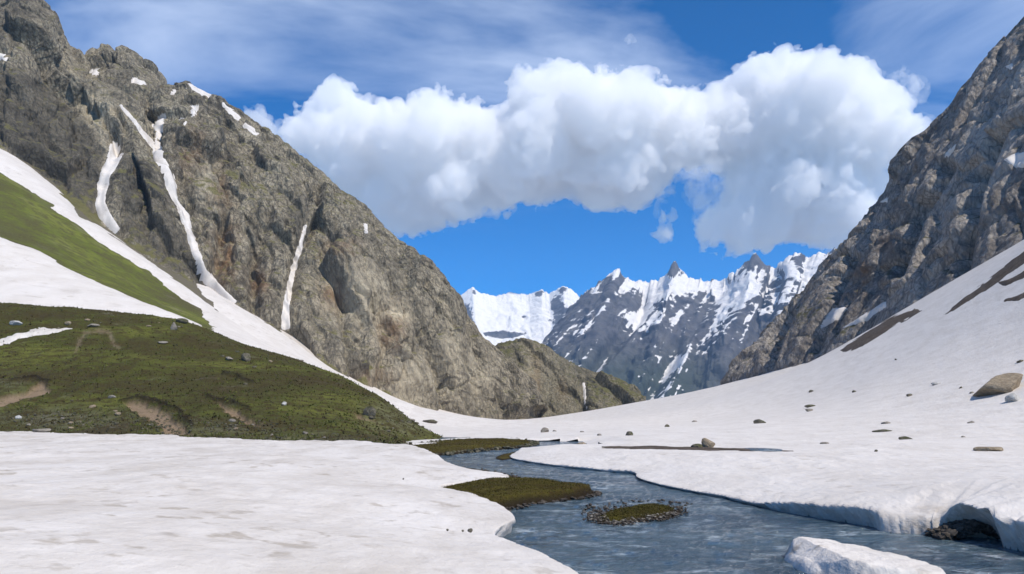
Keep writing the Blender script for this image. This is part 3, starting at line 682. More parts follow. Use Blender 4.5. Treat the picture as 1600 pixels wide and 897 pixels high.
# strips of bare ground on the right snow slope
na, nr = 420, 260
x, y = polar(.34, .80, na, 120, 430, nr)
z = right_top(x, y); P = np.stack([x, y, z], 1); qx, qy = proj(P)
wob = 7 * fbm(x / 5, y / 5, z / 5, 4, 350)
for poly, lab in [([(1474, 492), (1500, 470), (1540, 440), (1600, 392), (1700, 320), (1700, 345), (1600, 412), (1550, 446), (1500, 480)], 'broad brown strip of bare ground on the snow slope'),
                  ([(1310, 548), (1350, 522), (1390, 497), (1430, 482), (1440, 486), (1400, 508), (1350, 540), (1322, 550)], 'dark strip of scree under the cliff'),
                  ([(1570, 470), (1600, 456), (1620, 458), (1590, 470)], 'small dark scree sliver at the right edge'),
                  ([(1560, 442), (1600, 425), (1640, 410), (1610, 432), (1570, 447)], 'thin dark scree sliver beside the broad strip')]:
    s_ = sdf(qx, qy, poly) + wob * .7
    Q = P.copy(); Q[:, 2] += np.clip(s_ / 6, -1, 1) * .5 + .25 * fbm(x / 3, y / 3, z / 3, 4, 351)
    fc = grid_faces(nr, na); kp = (s_[fc] > -6).all(1)
    V, Fc, A = compact(Q, fc, kp)
    put('bare_ground', mesh('bare_ground', V, Fc), MAT['soil'], parent=SNOW_R, label=lab)

x, y = [q.ravel() for q in np.meshgrid(np.linspace(4, 42, 420), np.linspace(50, 100, 300))]
z = right_top(x, y); P = np.stack([x, y, z], 1); qx, qy = proj(P); wob = 4.6 * fbm(x / 2.2, y / 3, z, 4, 356)
for nm, mt, poly, lf, lab in [('bare_ground', 'soil', ribbon([(940, 698.5, 1.0), (990, 699.5, 2.0), (1040, 699.5, 1.8), (1085, 701, 2.2), (1150, 702.5, 1.6), (1200, 703.6, 1.4), (1225, 704.3, .5), (1240, 705.0, .2)]), .07, 'dark muddy channel line behind the right snow slab'),
                          ('puddle', 'water', ribbon([(1164, 702.4, .4), (1180, 702.8, .9), (1205, 703.5, .9), (1222, 704, .4)]), .12, 'shallow meltwater in the muddy channel')]:
    s_ = sdf(qx, qy, poly) + wob * .5
    Q = P.copy(); Q[:, 2] += np.clip(s_ / 1.5, -1, 1) * .06 + lf - .05
    fc = grid_faces(300, 420); kp = (s_[fc] > -1.4).all(1)
    V, Fc, A = compact(Q, fc, kp)
    put(nm, mesh(nm, V, Fc), MAT[mt], parent=SNOW_R, label=lab)

# ------------------------------------------------------------------ far snow mountains
def far_disp(big, mid, seed, L=420., slant=.0):
    """Ribs and gullies that run down the face from the crest."""
    def f(P, qx, qy, tt):
        u = (P[:, 0] - slant * P[:, 2]) / L; v = P[:, 2] / (L * 9.)
        w_ = .35 * fbm(P[:, 0] / 700, P[:, 2] / 700, u * 0, 3, seed + 5)
        r1 = fbm(u + w_, v, u * 0 + .3, 2, seed, .5, True); r2 = fbm(u * 3.1 + w_ * 2, v * 2.2, u * 0 + 7, 4, seed + 1, .55, True)
        fa, ed, _ = facets(P, (120, 120, 170), seed + 2, mid); fb, ed2, _ = facets(P, (42, 42, 60), seed + 3, mid * .4)
        env = np.clip(1.15 - tt, .12, 1) ** .7
        f.rib = (.6 * r1 + .4 * r2)
        return big * (r1 + .5 * r2) * env + (fa + fb) * np.clip(env + .2, 0, 1) - big * .55 * env
    return f
ns = 330
foot = [(600, 620, 5600), (760, 620, 5600), (900, 620, 5600), (1050, 620, 5600)]
ridge = [(560, 470, 7600), (690, 475, 7400), (706, 468, 7300), (720, 462, 7300), (738, 449, 7300), (750, 458, 7350), (775, 463, 7400), (800, 457, 7450), (826, 461, 7450), (845, 452, 7400), (858, 460, 7350), (880, 447, 7250), (893, 452, 7250), (906, 464, 7250), (940, 480, 7200), (1050, 500, 7200)]
P2, nrow, qx, qy, tt, Nm = loft('snow_mountain', foot, ridge, ns, 170, (600, -700), -.10, .1, far_disp(0, 30, 400, 700.), jag=4., jseed=15)
N = grid_normals(P2, nrow, ns)
sn = .88 + .5 * fbm(P2[:, 0] / 160, P2[:, 1] / 160, P2[:, 2] / 90, 4, 405, .6) - 1.1 * blobs(qx, qy, [(790, 523, 28, 5, 1), (728, 495, 12, 22, .75), (872, 480, 12, 18, .7), (843, 458, 8, 6, .6), (740, 455, 6, 6, .5), (880, 455, 10, 8, .5), (880, 500, 20, 30, .5)]) + .5 * (np.abs(N[:, 2]) - .75)
put('snow_mountain', mesh('snow_mountain', P2, grid_faces(nrow, ns), attrs={'snow': sn, 'grassy': 0 * sn}), MAT['far'], kind='structure', label='white glacier cirque with small peaks at the valley head')

ns = 520
foot = [(700, 650, 3900), (800, 650, 3900), (900, 650, 3800), (1000, 655, 3700), (1100, 655, 3600), (1250, 655, 3400), (1400, 655, 3300)]
ridge = [(800, 600, 5000), (846, 552, 5100), (862, 536, 5150), (880, 505, 5200), (900, 474, 5300), (915, 458, 5300), (938, 441, 5350), (954, 430, 5400), (960, 419, 5400), (964, 417, 5400), (972, 431, 5400), (990, 441, 5450), (1030, 438, 5500), (1044, 428, 5450), (1050, 412, 5450), (1056, 408, 5450), (1064, 424, 5450), (1076, 432, 5450), (1100, 438, 5450), (1128, 437, 5400), (1146, 428, 5350), (1162, 414, 5300), (1180, 397, 5250), (1194, 409, 5250), (1210, 421, 5250), (1224, 406, 5200), (1243, 394, 5200), (1260, 402, 5200), (1290, 395, 5150), (1330, 384, 5100), (1420, 380, 5000), (1500, 400, 4900)]
FD = far_disp(110, 30, 420, 480., .75)
P2, nrow, qx, qy, tt, Nm = loft('snow_mountain', foot, ridge, ns, 220, (600, -700), .0, .08, FD, jag=9., jseed=13, gullies=
    [([(1010, 620), (1060, 540), (1100, 470), (1130, 440)], 12, 60), ([(900, 600), (960, 540), (1000, 490), (1010, 440)], 9, 60), ([(1110, 610), (1170, 540), (1200, 480), (1215, 425)], 10, 60)])
N = grid_normals(P2, nrow, ns); up = np.abs(N[:, 2])
wn1 = fbm(P2[:, 0] / 260, P2[:, 1] / 260, P2[:, 2] / 260, 4, 441)
alt = sstep(560, 455, qy + 26 * wn1 + .10 * (1050 - qx))
lane = fbm((P2[:, 0] - .95 * P2[:, 2]) / 95, (P2[:, 0] + P2[:, 2]) / 1300, P2[:, 1] / 1500, 4, 446, .55)
lane2 = fbm((P2[:, 0] - .85 * P2[:, 2]) / 38, (P2[:, 0] + P2[:, 2]) / 500, P2[:, 1] / 1500, 3, 449, .5)
sn = .12 + .66 * alt + .7 * (up - .62) - .35 * FD.rib + 1.5 * lane * (1.1 - .55 * alt) + .9 * lane2 * (1.1 - .5 * alt) + .1 * wn1
sn -= .75 * blobs(qx, qy, [(950, 445, 14, 16, 1), (1056, 420, 12, 18, 1.0), (1180, 408, 22, 12, 1.0), (1000, 475, 45, 14, .6), (930, 475, 28, 18, .4), (1075, 470, 22, 14, .6), (1240, 405, 12, 7, .5)])
sn += .55 * blobs(qx, qy, [(1150, 455, 40, 14, 1), (1010, 445, 30, 8, .8), (985, 500, 20, 16, .7), (963, 425, 8, 10, .9), (1100, 450, 24, 10, .6), (1250, 430, 30, 12, .7), (1030, 570, 4, 22, .6)])
gr = sstep(520, 600, qy) * sstep(1180, 1050, qx) * .8
put('snow_mountain', mesh('snow_mountain', P2, grid_faces(nrow, ns), attrs={'snow': sn, 'grassy': gr}), MAT['far'], kind='structure', label='jagged snow streaked range with pointed summits in the distance')

# ------------------------------------------------------------------ grassy hill (moraine) on the left
HILL = [(-300, 470, 168), (0, 474, 160), (130, 483, 160), (300, 506, 158), (400, 542, 152), (500, 580, 146), (560, 604, 140), (620, 640, 128), (660, 667, 116), (692, 693, 104),
        (-300, 671, 100), (0, 674.5, 97), (200, 679.5, 88), (420, 689, 80), (594, 698, 74), (660, 700, 82)]
hp = [at(*p) for p in HILL]
hp += [at(*p) for p in [(0, 600, 115), (200, 605, 112), (400, 625, 104), (550, 660, 95), (0, 540, 134), (200, 545, 132), (400, 585, 124), (-300, 560, 128)]]
# behind the crest it falls away
hp += [(p[0] * 1.12, p[1] * 1.14, p[2] - 5) for p in [at(*q) for q in HILL[:9]]] + [(p[0] * 1.4, p[1] * 1.42, p[2] - 30) for p in [at(*q) for q in HILL[:9:2]]]
hp += [(-8, 100, -2.), (-6, 120, -3), (0, 140, -6)]
TH = tps_fit(hp, 1e-4)
def hill_z(x, y):
    n = fbm(x / 16, y / 16, x * 0, 5, 501); n2 = fbm(x / 3.2, y / 4, x * 0 + 2, 4, 502, .6)
    a = x / y * F + CX
    yb = np.interp(a, [-300, 0, 200, 420, 594, 640, 680, 700], [99, 96, 87, 78, 73, 76, 92, 100])     # where the turf comes out of the snow
    return TH(x, y) + (.9 * n + .55 * n2) * sstep(-2, 12, y - yb) - .45 * np.clip(yb - y, 0, 60)
na, nr = 480, 240
x, y = polar(-.80, -.06, na, 66, 205, nr)
z = hill_z(x, y); P = np.stack([x, y, z], 1); qx, qy = proj(P)
jx, jy = qx + 16 * fbm(x / 3, y / 3, z / 3, 5, 511, .6), qy + 8 * fbm(x / 3, y / 3, z / 3, 5, 512, .6)
front = (y < 162)
def ar(poly, a=-1.5, b=2.0): return sstep(a, b, sdf(jx, jy, poly)) * front
sc1 = ar([(190, 628), (225, 626), (255, 640), (290, 665), (300, 680), (255, 676), (240, 658), (215, 645)])
sc2 = ar([(-20, 622), (40, 612), (62, 598), (76, 600), (74, 612), (50, 622), (10, 632), (-20, 636)])
sc3 = ar([(335, 628), (370, 640), (395, 655), (405, 668), (380, 656), (350, 642)])
sc4 = ar([(550, 645), (580, 650), (590, 658), (560, 654)])
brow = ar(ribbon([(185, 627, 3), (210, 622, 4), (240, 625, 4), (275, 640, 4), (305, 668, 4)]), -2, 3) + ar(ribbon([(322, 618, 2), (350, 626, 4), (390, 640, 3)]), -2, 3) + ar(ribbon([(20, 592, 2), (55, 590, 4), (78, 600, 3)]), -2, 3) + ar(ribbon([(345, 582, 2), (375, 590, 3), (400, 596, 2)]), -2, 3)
trail = ar(ribbon([(118, 552, 1.5), (122, 535, 2), (132, 520, 3), (150, 516, 3), (170, 520, 3), (178, 535, 2), (182, 545, 1.5)]), -3, 4)
P[:, 2] -= .55 * np.maximum.reduce([sc1, sc2, sc3, sc4]) + .15 * trail
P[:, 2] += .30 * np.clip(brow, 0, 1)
scree = blobs(jx, jy, [(100, 655, 110, 16, .65), (480, 690, 130, 9, .6), (620, 660, 50, 26, .6), (590, 640, 25, 14, .5), (350, 670, 80, 12, .5), (10, 600, 30, 14, .4)]) * front
att = {'dirt_tint': np.clip(np.maximum.reduce([sc1, sc2, sc3, sc4]) + .5 * np.clip(trail, 0, 1), 0, 1), 'pale': np.clip(scree + .5 * trail + .45 * sstep(.25, .5, fbm(x / 6, y / 6, z / 6, 4, 520)), 0, 1), 'dark': np.clip(brow, 0, 1)}
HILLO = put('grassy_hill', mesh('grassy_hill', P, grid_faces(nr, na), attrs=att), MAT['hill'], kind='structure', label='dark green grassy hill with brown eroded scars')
s_ = sdf(jx, jy, [(-20, 536), (0, 531), (30, 520), (70, 512), (118, 513), (90, 520), (50, 526), (20, 533), (-20, 545)])
Q = P.copy(); Q[:, 2] += np.clip(s_ / 4, -1, 1) * .25 + .02
fc = grid_faces(nr, na); kp = (s_[fc] > -4).all(1) & front[fc].all(1)
V, Fc, A = compact(Q, fc, kp, {'dirt_tint': .2 + 0 * s_})
put('snow_patch', mesh('snow_patch', V, Fc, attrs=A), MAT['snow_far'], parent=HILLO, label='small flat snow patch on top of the grassy hill')

MAT['tuft_green'] = mat_stone('green_tussock', (.05, .058, .014), (.12, .13, .03), .3)
MAT['tuft_brown'] = mat_stone('brown_tussock', (.045, .034, .016), (.11, .085, .045), .3)
rr = np.random.RandomState(77); N_all = np.where(front & (att['dirt_tint'] < .2) & (qx > -60) & (qx < 720) & (y > 72))[0]
clump = fbm(x[N_all] / 5, y[N_all] / 5, x[N_all] * 0, 3, 78)
for nm, sel in (('tuft_green', N_all[clump > .02]), ('tuft_brown', N_all[clump < .10])):
    n = 9000; i = rr.choice(sel, n); b_ = P[i] + np.c_[rr.uniform(-.25, .25, (n, 2)), np.full(n, -.05)]
    hh = rr.uniform(.10, .34, n); a_ = rr.uniform(0, 6.28, n); s3 = np.c_[np.cos(a_), np.sin(a_), 0 * a_] * rr.uniform(.06, .2, (n, 1))
    VV = np.stack([b_ - s3, b_ + s3, b_ + np.c_[rr.normal(0, .12, (n, 2)), hh]], 1).reshape(-1, 3)
    put('tussock_grass', mesh('tussock_grass', VV, np.arange(n * 3).reshape(-1, 3)), MAT[nm], parent=HILLO, kind='stuff')

# ------------------------------------------------------------------ stones
ICO = {}
def ico(n):
    if n not in ICO:
        b = bmesh.new(); bmesh.ops.create_icosphere(b, subdivisions=n, radius=1.0)
        ICO[n] = (np.array([v.co[:] for v in b.verts]), np.array([[v.index for v in f.verts] for f in b.faces], np.int32)); b.free()
    return ICO[n]
def stone_mesh(seed, size, sub=4, cuts=9, rough=.10):
    v, f = ico(sub); v = v.copy(); r = np.random.RandomState(seed)
    for _ in range(cuts):
        n = r.normal(size=3); n /= np.linalg.norm(n); c = r.uniform(.55, .85)
        d = v @ n - c; v = v - np.outer(np.where(d > 0, d, 0), n)
    o = r.uniform(0, 50, 3)
    v = v * (1 + rough * fbm(v[:, 0] * 1.6 + o[0], v[:, 1] * 1.6 + o[1], v[:, 2] * 1.6 + o[2], 5, seed % 1000, .55, True))[:, None]
    return mesh('stone', v * np.array(size), f, smooth=sub < 3)
def stone(name, pos, size, mat, label, group=None, cat='rock', seed=None, rot=0., sink=.35, sub=4, tilt=0.):
    st = seed if seed is not None else abs(hash((round(pos[0], 2), round(pos[1], 2)))) % 99991
    o = put(name, stone_mesh(st, size, sub), MAT[mat], label=label, cat=cat, group=group, loc=(pos[0], pos[1], pos[2] + size[2] * (1 - 2 * sink) * .8))
    o.rotation_euler = (0, tilt, rot); return o
def px_stone(name, px, py, wpx, hpx, mat, label, fz=right_top, deep=.8, **k):
    p = ray_hit(px, py + hpx * .42, fz); m = p.y / F
    k.setdefault('sub', 4 if wpx > 40 else 3)
    return stone(name, p, (wpx * m / 2, wpx * m / 2 * deep, hpx * m * .62), mat, label, **k)
def scatter(name, pts, rmin, rmax, mat, parent=None, seed=0, flat=.6, **kw):
    """Many pebbles in one mesh."""
    v, f = ico(1); r = np.random.RandomState(seed); VV = []; FF = []; n = 0
    for p in pts:
        s = r.uniform(rmin, rmax) * np.array([1, r.uniform(.6, 1), flat * r.uniform(.6, 1.2)]); a = r.uniform(0, 6.28)
        q = v * (1 + .22 * r.normal(size=(len(v), 1))) * s
        q = np.stack([q[:, 0] * math.cos(a) - q[:, 1] * math.sin(a), q[:, 0] * math.sin(a) + q[:, 1] * math.cos(a), q[:, 2]], 1) + np.array(p)
        VV.append(q); FF.append(f + n); n += len(v)
    return put(name, mesh(name, np.vstack(VV), np.vstack(FF), smooth=False), MAT[mat], parent=parent, kind='stuff', **kw)

R = 'right snow slope'
px_stone('boulder', 1562, 597, 92, 34, 'tan', 'large tan slab of rock lying on the snow slope at the right edge', seed=11, tilt=-.2)
px_stone('boulder', 1585, 620, 26, 16, 'pale', 'pale grey boulder just below the large tan slab', seed=12)
px_stone('boulder', 1106, 692, 25, 17, 'tan', 'blocky tan boulder standing on the snow beside the dark channel', seed=13, sink=.2)
px_stone('boulder', 1090, 697, 20, 7, 'mossy', 'low dark rock touching the left side of the blocky tan boulder', seed=14, sink=.2)
px_stone('boulder', 1187, 658, 20, 8, 'mossy', 'dark greenish boulder alone on the snow right of the blocky tan boulder', seed=15)
px_stone('flat_rock', 1266, 634, 18, 5, 'mossy', 'upper of two flat dark rocks lying close together on the snow', seed=16)
px_stone('flat_rock', 1265, 640, 14, 6, 'grey', 'lower of two flat dark rocks lying close together on the snow', seed=17)
px_stone('flat_rock', 1378, 672, 30, 5, 'mossy', 'long flat dark rock on the snow below a small grey one', seed=18)
px_stone('rock', 1385, 660, 15, 5, 'grey', 'small grey rock just above the long flat dark rock', seed=19)
px_stone('flat_rock', 1414, 684, 22, 6, 'mossy', 'flat brown rock right of the long flat dark rock', seed=20)
px_stone('flat_rock', 1547, 700, 46, 9, 'tan', 'wide flat tan rock on the snow near the right edge', seed=21)
px_stone('rock', 1517, 659, 11, 5, 'grey', 'small dark rock above the wide flat tan rock', seed=22)
px_stone('rock', 1289, 692, 15, 4, 'grey', 'thin grey rock half sunk in snow right of the dark channel', seed=23)
px_stone('rock', 1369, 704, 6, 4, 'mossy', 'tiny dark stone on the snow below the long flat rock', seed=24)
px_stone('rock', 1042, 665, 9, 5, 'mossy', 'small dark rock between the river bend and the greenish boulder', seed=25)
px_stone('rock', 1085, 658, 9, 3, 'grey', 'tiny flat rock above and left of the blocky tan boulder', seed=26)
px_stone('rock', 984, 677, 17, 8, 'mossy', 'dark mossy triangular rock on the snow above the river bend', seed=27)
px_stone('rock', 936, 679, 8, 4, 'grey', 'tiny dark rock left of the mossy triangular rock', seed=28)
px_stone('rock', 909, 674, 7, 3, 'grey', 'tiny dark rock on the snow above the upper stream', seed=29)
px_stone('rock', 851, 672, 13, 8, 'grey', 'grey pointed rock on the snow behind the upper stream', seed=30, sink=.2)
px_stone('rock', 866, 673, 7, 3, 'grey', 'tiny flat rock right of the grey pointed rock', seed=31)
px_stone('boulder', 910, 695, 20, 10, 'tan', 'rounded tan boulder at the water edge of the upper stream', fz=lambda x, y: right_top(x, y) * 0 + .2, seed=32, sink=.2)
px_stone('rock', 1267, 611, 9, 4, 'mossy', 'small dark rock high on the snow above the two flat rocks', seed=33)
px_stone('rock', 1335, 611, 7, 4, 'mossy', 'tiny dark rock level with and right of another, high on the snow', seed=34)
px_stone('rock', 1421, 617, 10, 5, 'mossy', 'small slanted dark rock in the middle of the snow slope', seed=35)
px_stone('rock', 1462, 599, 15, 5, 'pale', 'pale rock faint against the snow left of the large tan slab', seed=36)
px_stone('rock', 1501, 605, 6, 4, 'mossy', 'tiny dark rock just left of the large tan slab', seed=37)
px_stone('rock', 1519, 613, 8, 3, 'grey', 'thin grey stone under the left end of the large tan slab', seed=38)
px_stone('rock', 1505, 682, 7, 3, 'grey', 'tiny stone above and left of the wide flat tan rock', seed=39)
px_stone('rock', 1400, 561, 5, 3, 'mossy', 'tiny dark stone high under the cliff on the snow', seed=40)
px_stone('rock', 1594, 564, 14, 5, 'mossy', 'dark stone above the large tan slab at the right edge', seed=41)
# near stones on the left snow
px_stone('stone', 735, 876, 9, 7, 'mossy', 'brown stone on the foreground snow near the water', fz=left_top, seed=51, sink=.2)
px_stone('stone', 723, 872, 4, 3, 'mossy', 'tiny brown stone left of the brown foreground stone', fz=left_top, seed=52, sink=.2)
px_stone('stone', 699, 857, 5, 3, 'mossy', 'tiny dark stone on the foreground snow further left', fz=left_top, seed=53, sink=.2)
px_stone('stone', 630, 748, 3, 2, 'mossy', 'speck of dark stone on the snow left of the turf tongue', fz=left_top, seed=54, sink=.2)
# boulders on the grassy hill
px_stone('boulder', 272, 510, 12, 13, 'grey', 'upright grey boulder on the crest of the grassy hill', fz=hill_z, seed=61, sink=.2)
px_stone('boulder', 284, 501, 20, 8, 'mossy', 'dark boulder on the hill crest behind the upright grey one', fz=hill_z, seed=62, sink=.25)
px_stone('boulder', 25, 504, 19, 7, 'pale', 'pale boulder above the small snow patch on the hill', fz=hill_z, seed=63)
px_stone('boulder', 146, 508, 20, 5, 'grey', 'low grey slab at the top of the horseshoe track on the hill', fz=hill_z, seed=64)
px_stone('boulder', 106, 504, 10, 7, 'tan', 'small tan rock left of the low grey slab on the hill', fz=hill_z, seed=65)
px_stone('boulder', 385, 556, 16, 18, 'mossy', 'mossy brown boulder below the crest on the right of the hill', fz=hill_z, seed=66)
px_stone('boulder', 576, 641, 20, 20, 'mossy', 'leaning dark slab near the lower right end of the hill', fz=hill_z, seed=67, tilt=.6)
px_stone('boulder', 255, 535, 16, 4, 'grey', 'pale flat stone in the turf right of the horseshoe track', fz=hill_z, seed=68)
px_stone('boulder', 358, 560, 14, 6, 'grey', 'flat stone left of the mossy brown boulder on the hill', fz=hill_z, seed=69)
px_stone('boulder', 444, 630, 10, 6, 'pale', 'light stone in the middle of the green hillside', fz=hill_z, seed=70)
px_stone('boulder', 65, 671, 30, 9, 'grey', 'grey boulder at the foot of the hill against the snow', fz=hill_z, seed=71)
px_stone('boulder', 30, 651, 11, 7, 'pale', 'whitish stone at the lower left foot of the hill', fz=hill_z, seed=72)
px_stone('boulder', 175, 619, 12, 5, 'grey', 'grey stone above the brown scar on the hill', fz=hill_z, seed=73)
px_stone('boulder', 672, 657, 26, 9, 'mossy', 'dark rock ledge poking from the snow right of the hill', fz=right_top, seed=74)
rs = random.Random(4)
for i in range(60):
    a, b, sa, sb = rs.choice([(100, 655, 110, 16), (480, 685, 110, 9), (620, 655, 40, 20), (350, 668, 70, 12), (200, 500, 120, 8), (420, 570, 70, 20)])
    px, py = rs.gauss(a, sa * .7), rs.gauss(b, sb * .7)
    if px < -20 or py > 694 or (py > 676 and px < 200): continue
    try: p = ray_hit(px, py, hill_z, 60, 160)
    except Exception: continue
    if p.y < 62 or p.y > 158: continue
    sz = rs.uniform(.2, .6)
    stone('stone', p, (sz, sz * rs.uniform(.6, 1), sz * rs.uniform(.4, .7)), rs.choice(['mossy', 'mossy', 'mossy', 'tan', 'grey']), 'small stone scattered over the turf of the dark grassy hill', group='small stones on the grassy hill', cat='stone', seed=700 + i, sub=2, sink=.5, rot=rs.uniform(0, 6))

pts = []
for i in range(750):
    a, b, sa, sb = rs.choice([(110, 657, 95, 12), (110, 657, 95, 12), (490, 687, 110, 8), (625, 655, 38, 20), (350, 670, 70, 10), (255, 662, 30, 12)])
    px, py = rs.gauss(a, sa * .7), rs.gauss(b, sb * .7); pts.append((px, py))
pts = np.array(pts); sx, sy = [], []
gi = np.where(front & (y > 72))[0]; cell = {}
for j in gi: cell[(int(qx[j] // 3), int(qy[j] // 2))] = j
sp_ = [P[cell[k_]] + np.array([rs.uniform(-.2, .2), rs.uniform(-.2, .2), .02]) for k_ in [(int(a // 3), int(b // 2)) for a, b in pts] if k_ in cell]
scatter('scree', sp_, .07, .24, 'mossy', parent=HILLO, seed=21)

# ------------------------------------------------------------------ turf tongue, gravel bar, river-side turf
def islet(name, poly_px, zf, hgt, label, cat, mat='islet', lip=.5, res=(220, 90), seed=0):
    poly = chaikin([onz(px, py, 0) for px, py in poly_px], 2, True)
    x0, y0 = poly.min(0) - .5; x1, y1 = poly.max(0) + .5
    xs = np.linspace(x0, x1, res[0]); ys = np.linspace(y0, y1, res[1]); X, Y = np.meshgrid(xs, ys); x, y = X.ravel(), Y.ravel()
    d = sdf(x, y, poly) + .22 * fbm(x / 1.1, y / 1.1, x * 0, 4, seed, .6)
    h = hgt * np.clip(.35 + .65 * sstep(x0, x0 + (x1 - x0) * .5, x), 0, 1) * (sstep(0, lip, d) * .75 + .25 * sstep(0, lip * 4, d)) * (1 + .35 * fbm(x / 2.5, y / 2.5, x * 0, 3, seed + 1)) + .05 * fbm(x / .5, y / .5, x * 0, 3, seed + 2)
    z = -.25 + (.25 + h) * sstep(-.15, .12, d)
    fc = grid_faces(res[1], res[0]); kp = (d[fc] > -.3).all(1)
    V, Fc, A = compact(np.stack([x, y, z], 1), fc, kp, {'dirt_tint': 1 - sstep(.0, lip * .9, d), 'pale': 0 * d, 'dark': .85 * (1 - sstep(lip * .3, lip * 1.0, d))})
    o = put(name, mesh(name, V, Fc, attrs=A), MAT[mat], label=label, cat=cat)
    return o, poly, V, A
t1, poly1, V1, A1 = islet('turf_tongue', [(650, 768), (700, 764), (760, 760), (830, 761), (880, 766), (915, 769), (934, 772), (915, 778), (875, 782), (830, 787), (795, 796), (765, 801), (735, 790)], 0, .55, 'olive green mossy turf tongue reaching into the stream from left bank', 'turf bank', lip=.32, res=(240, 120), seed=600)
t2, poly2, V2, A2 = islet('gravel_bar', [(920, 806), (955, 797), (1000, 791), (1040, 792), (1072, 799), (1055, 808), (1010, 814), (965, 822), (930, 818)], 0, .22, 'small mossy gravel bar in the middle of the stream', 'gravel bar', lip=.75, res=(220, 140), seed=610)
t3, poly3, V3, A3 = islet('turf_strip', [(690, 727), (735, 733), (790, 741), (815, 748), (800, 753), (740, 748), (690, 738), (650, 722)], 0, .16, 'thin brown turf strip along the left snow edge upstream of tongue', 'turf bank', lip=.6, seed=620)
t4, poly4, V4, A4 = islet('turf_flat', [(560, 712), (600, 700), (690, 690), (770, 687), (835, 690), (838, 697), (790, 702), (740, 706), (690, 712), (640, 714)], 0, .35, 'dark green turf flat beside the upper stream below the grassy hill', 'turf bank', lip=.9, res=(200, 90), seed=630)
t5, poly5, V5, A5 = islet('turf_strip', [(768, 716), (785, 709), (830, 703), (880, 700), (870, 706), (815, 712), (790, 720)], 0, .14, 'dark muddy strip edging the point of the right snow slab', 'turf bank', lip=.5, seed=640)

MAT['blade'] = mat_stone('turf_blades', (.050, .042, .010), (.095, .085, .016), 2.)
def blades(owner, V, A, n, hmin, hmax, seed, wid=.03):
    r = np.random.RandomState(seed); ok = np.where((A['dirt_tint'] < .35) & (V[:, 2] > .06))[0]
    if len(ok) == 0: return
    i = r.choice(ok, n); b = V[i] + np.c_[r.uniform(-.1, .1, (n, 2)), np.full(n, -.02)]
    h = r.uniform(hmin, hmax, n); a = r.uniform(0, 6.28, n); lean = r.normal(0, .5, (n, 2)) * h[:, None]
    s = np.c_[np.cos(a), np.sin(a), 0 * a] * wid
    tip = b + np.c_[lean, h]
    VV = np.stack([b - s, b + s, tip], 1).reshape(-1, 3)
    put('grass', mesh('grass', VV, np.arange(n * 3).reshape(-1, 3)), MAT['blade'], parent=owner, kind='stuff')
blades(t1, V1, A1, 9000, .03, .09, 1, .02)
blades(t2, V2, A2, 5000, .03, .08, 2, .02)
blades(t4, V4, A4, 5000, .04, .12, 3, .04)

r = np.random.RandomState(9)
def near_poly(poly, n, d0, d1, z0, z1, cond=None, seed=0):
    q = np.random.RandomState(seed); out = []
    lo, hi = poly.min(0) - 1.2, poly.max(0) + 1.2
    c = q.uniform(lo, hi, (n * 30, 2)); d = sdf(c[:, 0], c[:, 1], poly); c = c[(d > d0) & (d < d1)][:n]
    return [(a, b, q.uniform(z0, z1)) for a, b in c]
scatter('pebbles', near_poly(poly2, 500, -.25, .55, -.03, .10, seed=1), .025, .08, 'gravel', parent=t2, seed=3)
scatter('pebbles', [p for p in near_poly(poly2, 420, -.15, .7, .0, .12, seed=11) if p[1] < poly2[:, 1].mean() + .1], .02, .07, 'grey', parent=t2, seed=13)
scatter('pebbles', near_poly(poly2 + np.array([.3, 2.0]), 130, -.6, .3, -.02, .03, seed=2), .03, .10, 'gravel', parent=t2, seed=4)
scatter('pebbles', near_poly(poly1, 260, -.30, .06, -.02, .08, seed=3), .04, .16, 'gravel', parent=t1, seed=5)
scatter('pebbles', near_poly(poly3, 160, -.3, .2, -.02, .1, seed=4), .04, .14, 'gravel', parent=t3, seed=6)
scatter('pebbles', near_poly(poly4, 500, -.4, .6, -.02, .25, seed=5), .06, .3, 'mossy', parent=t4, seed=7)

# dirty gravel in the cave of the right bank
cp = np.array(onz(1538, 847, 0)) + np.array([.1, .25])
cpts = [(cp[0] + np.clip(r.normal(0, .6), -1.1, 1.1), cp[1] + .15 + abs(r.normal(0, .55)), 0) for _ in range(700)]
cpts = [(a, b, max(-.05, .42 - .35 * abs(a - cp[0]) + .12 * (b - cp[1]) + r.uniform(-.15, .05))) for a, b, _ in cpts]
scatter('gravel_mound', cpts, .05, .17, 'gravel', seed=8, label='dark wet gravel heap under the snow overhang of the right bank', cat='gravel')

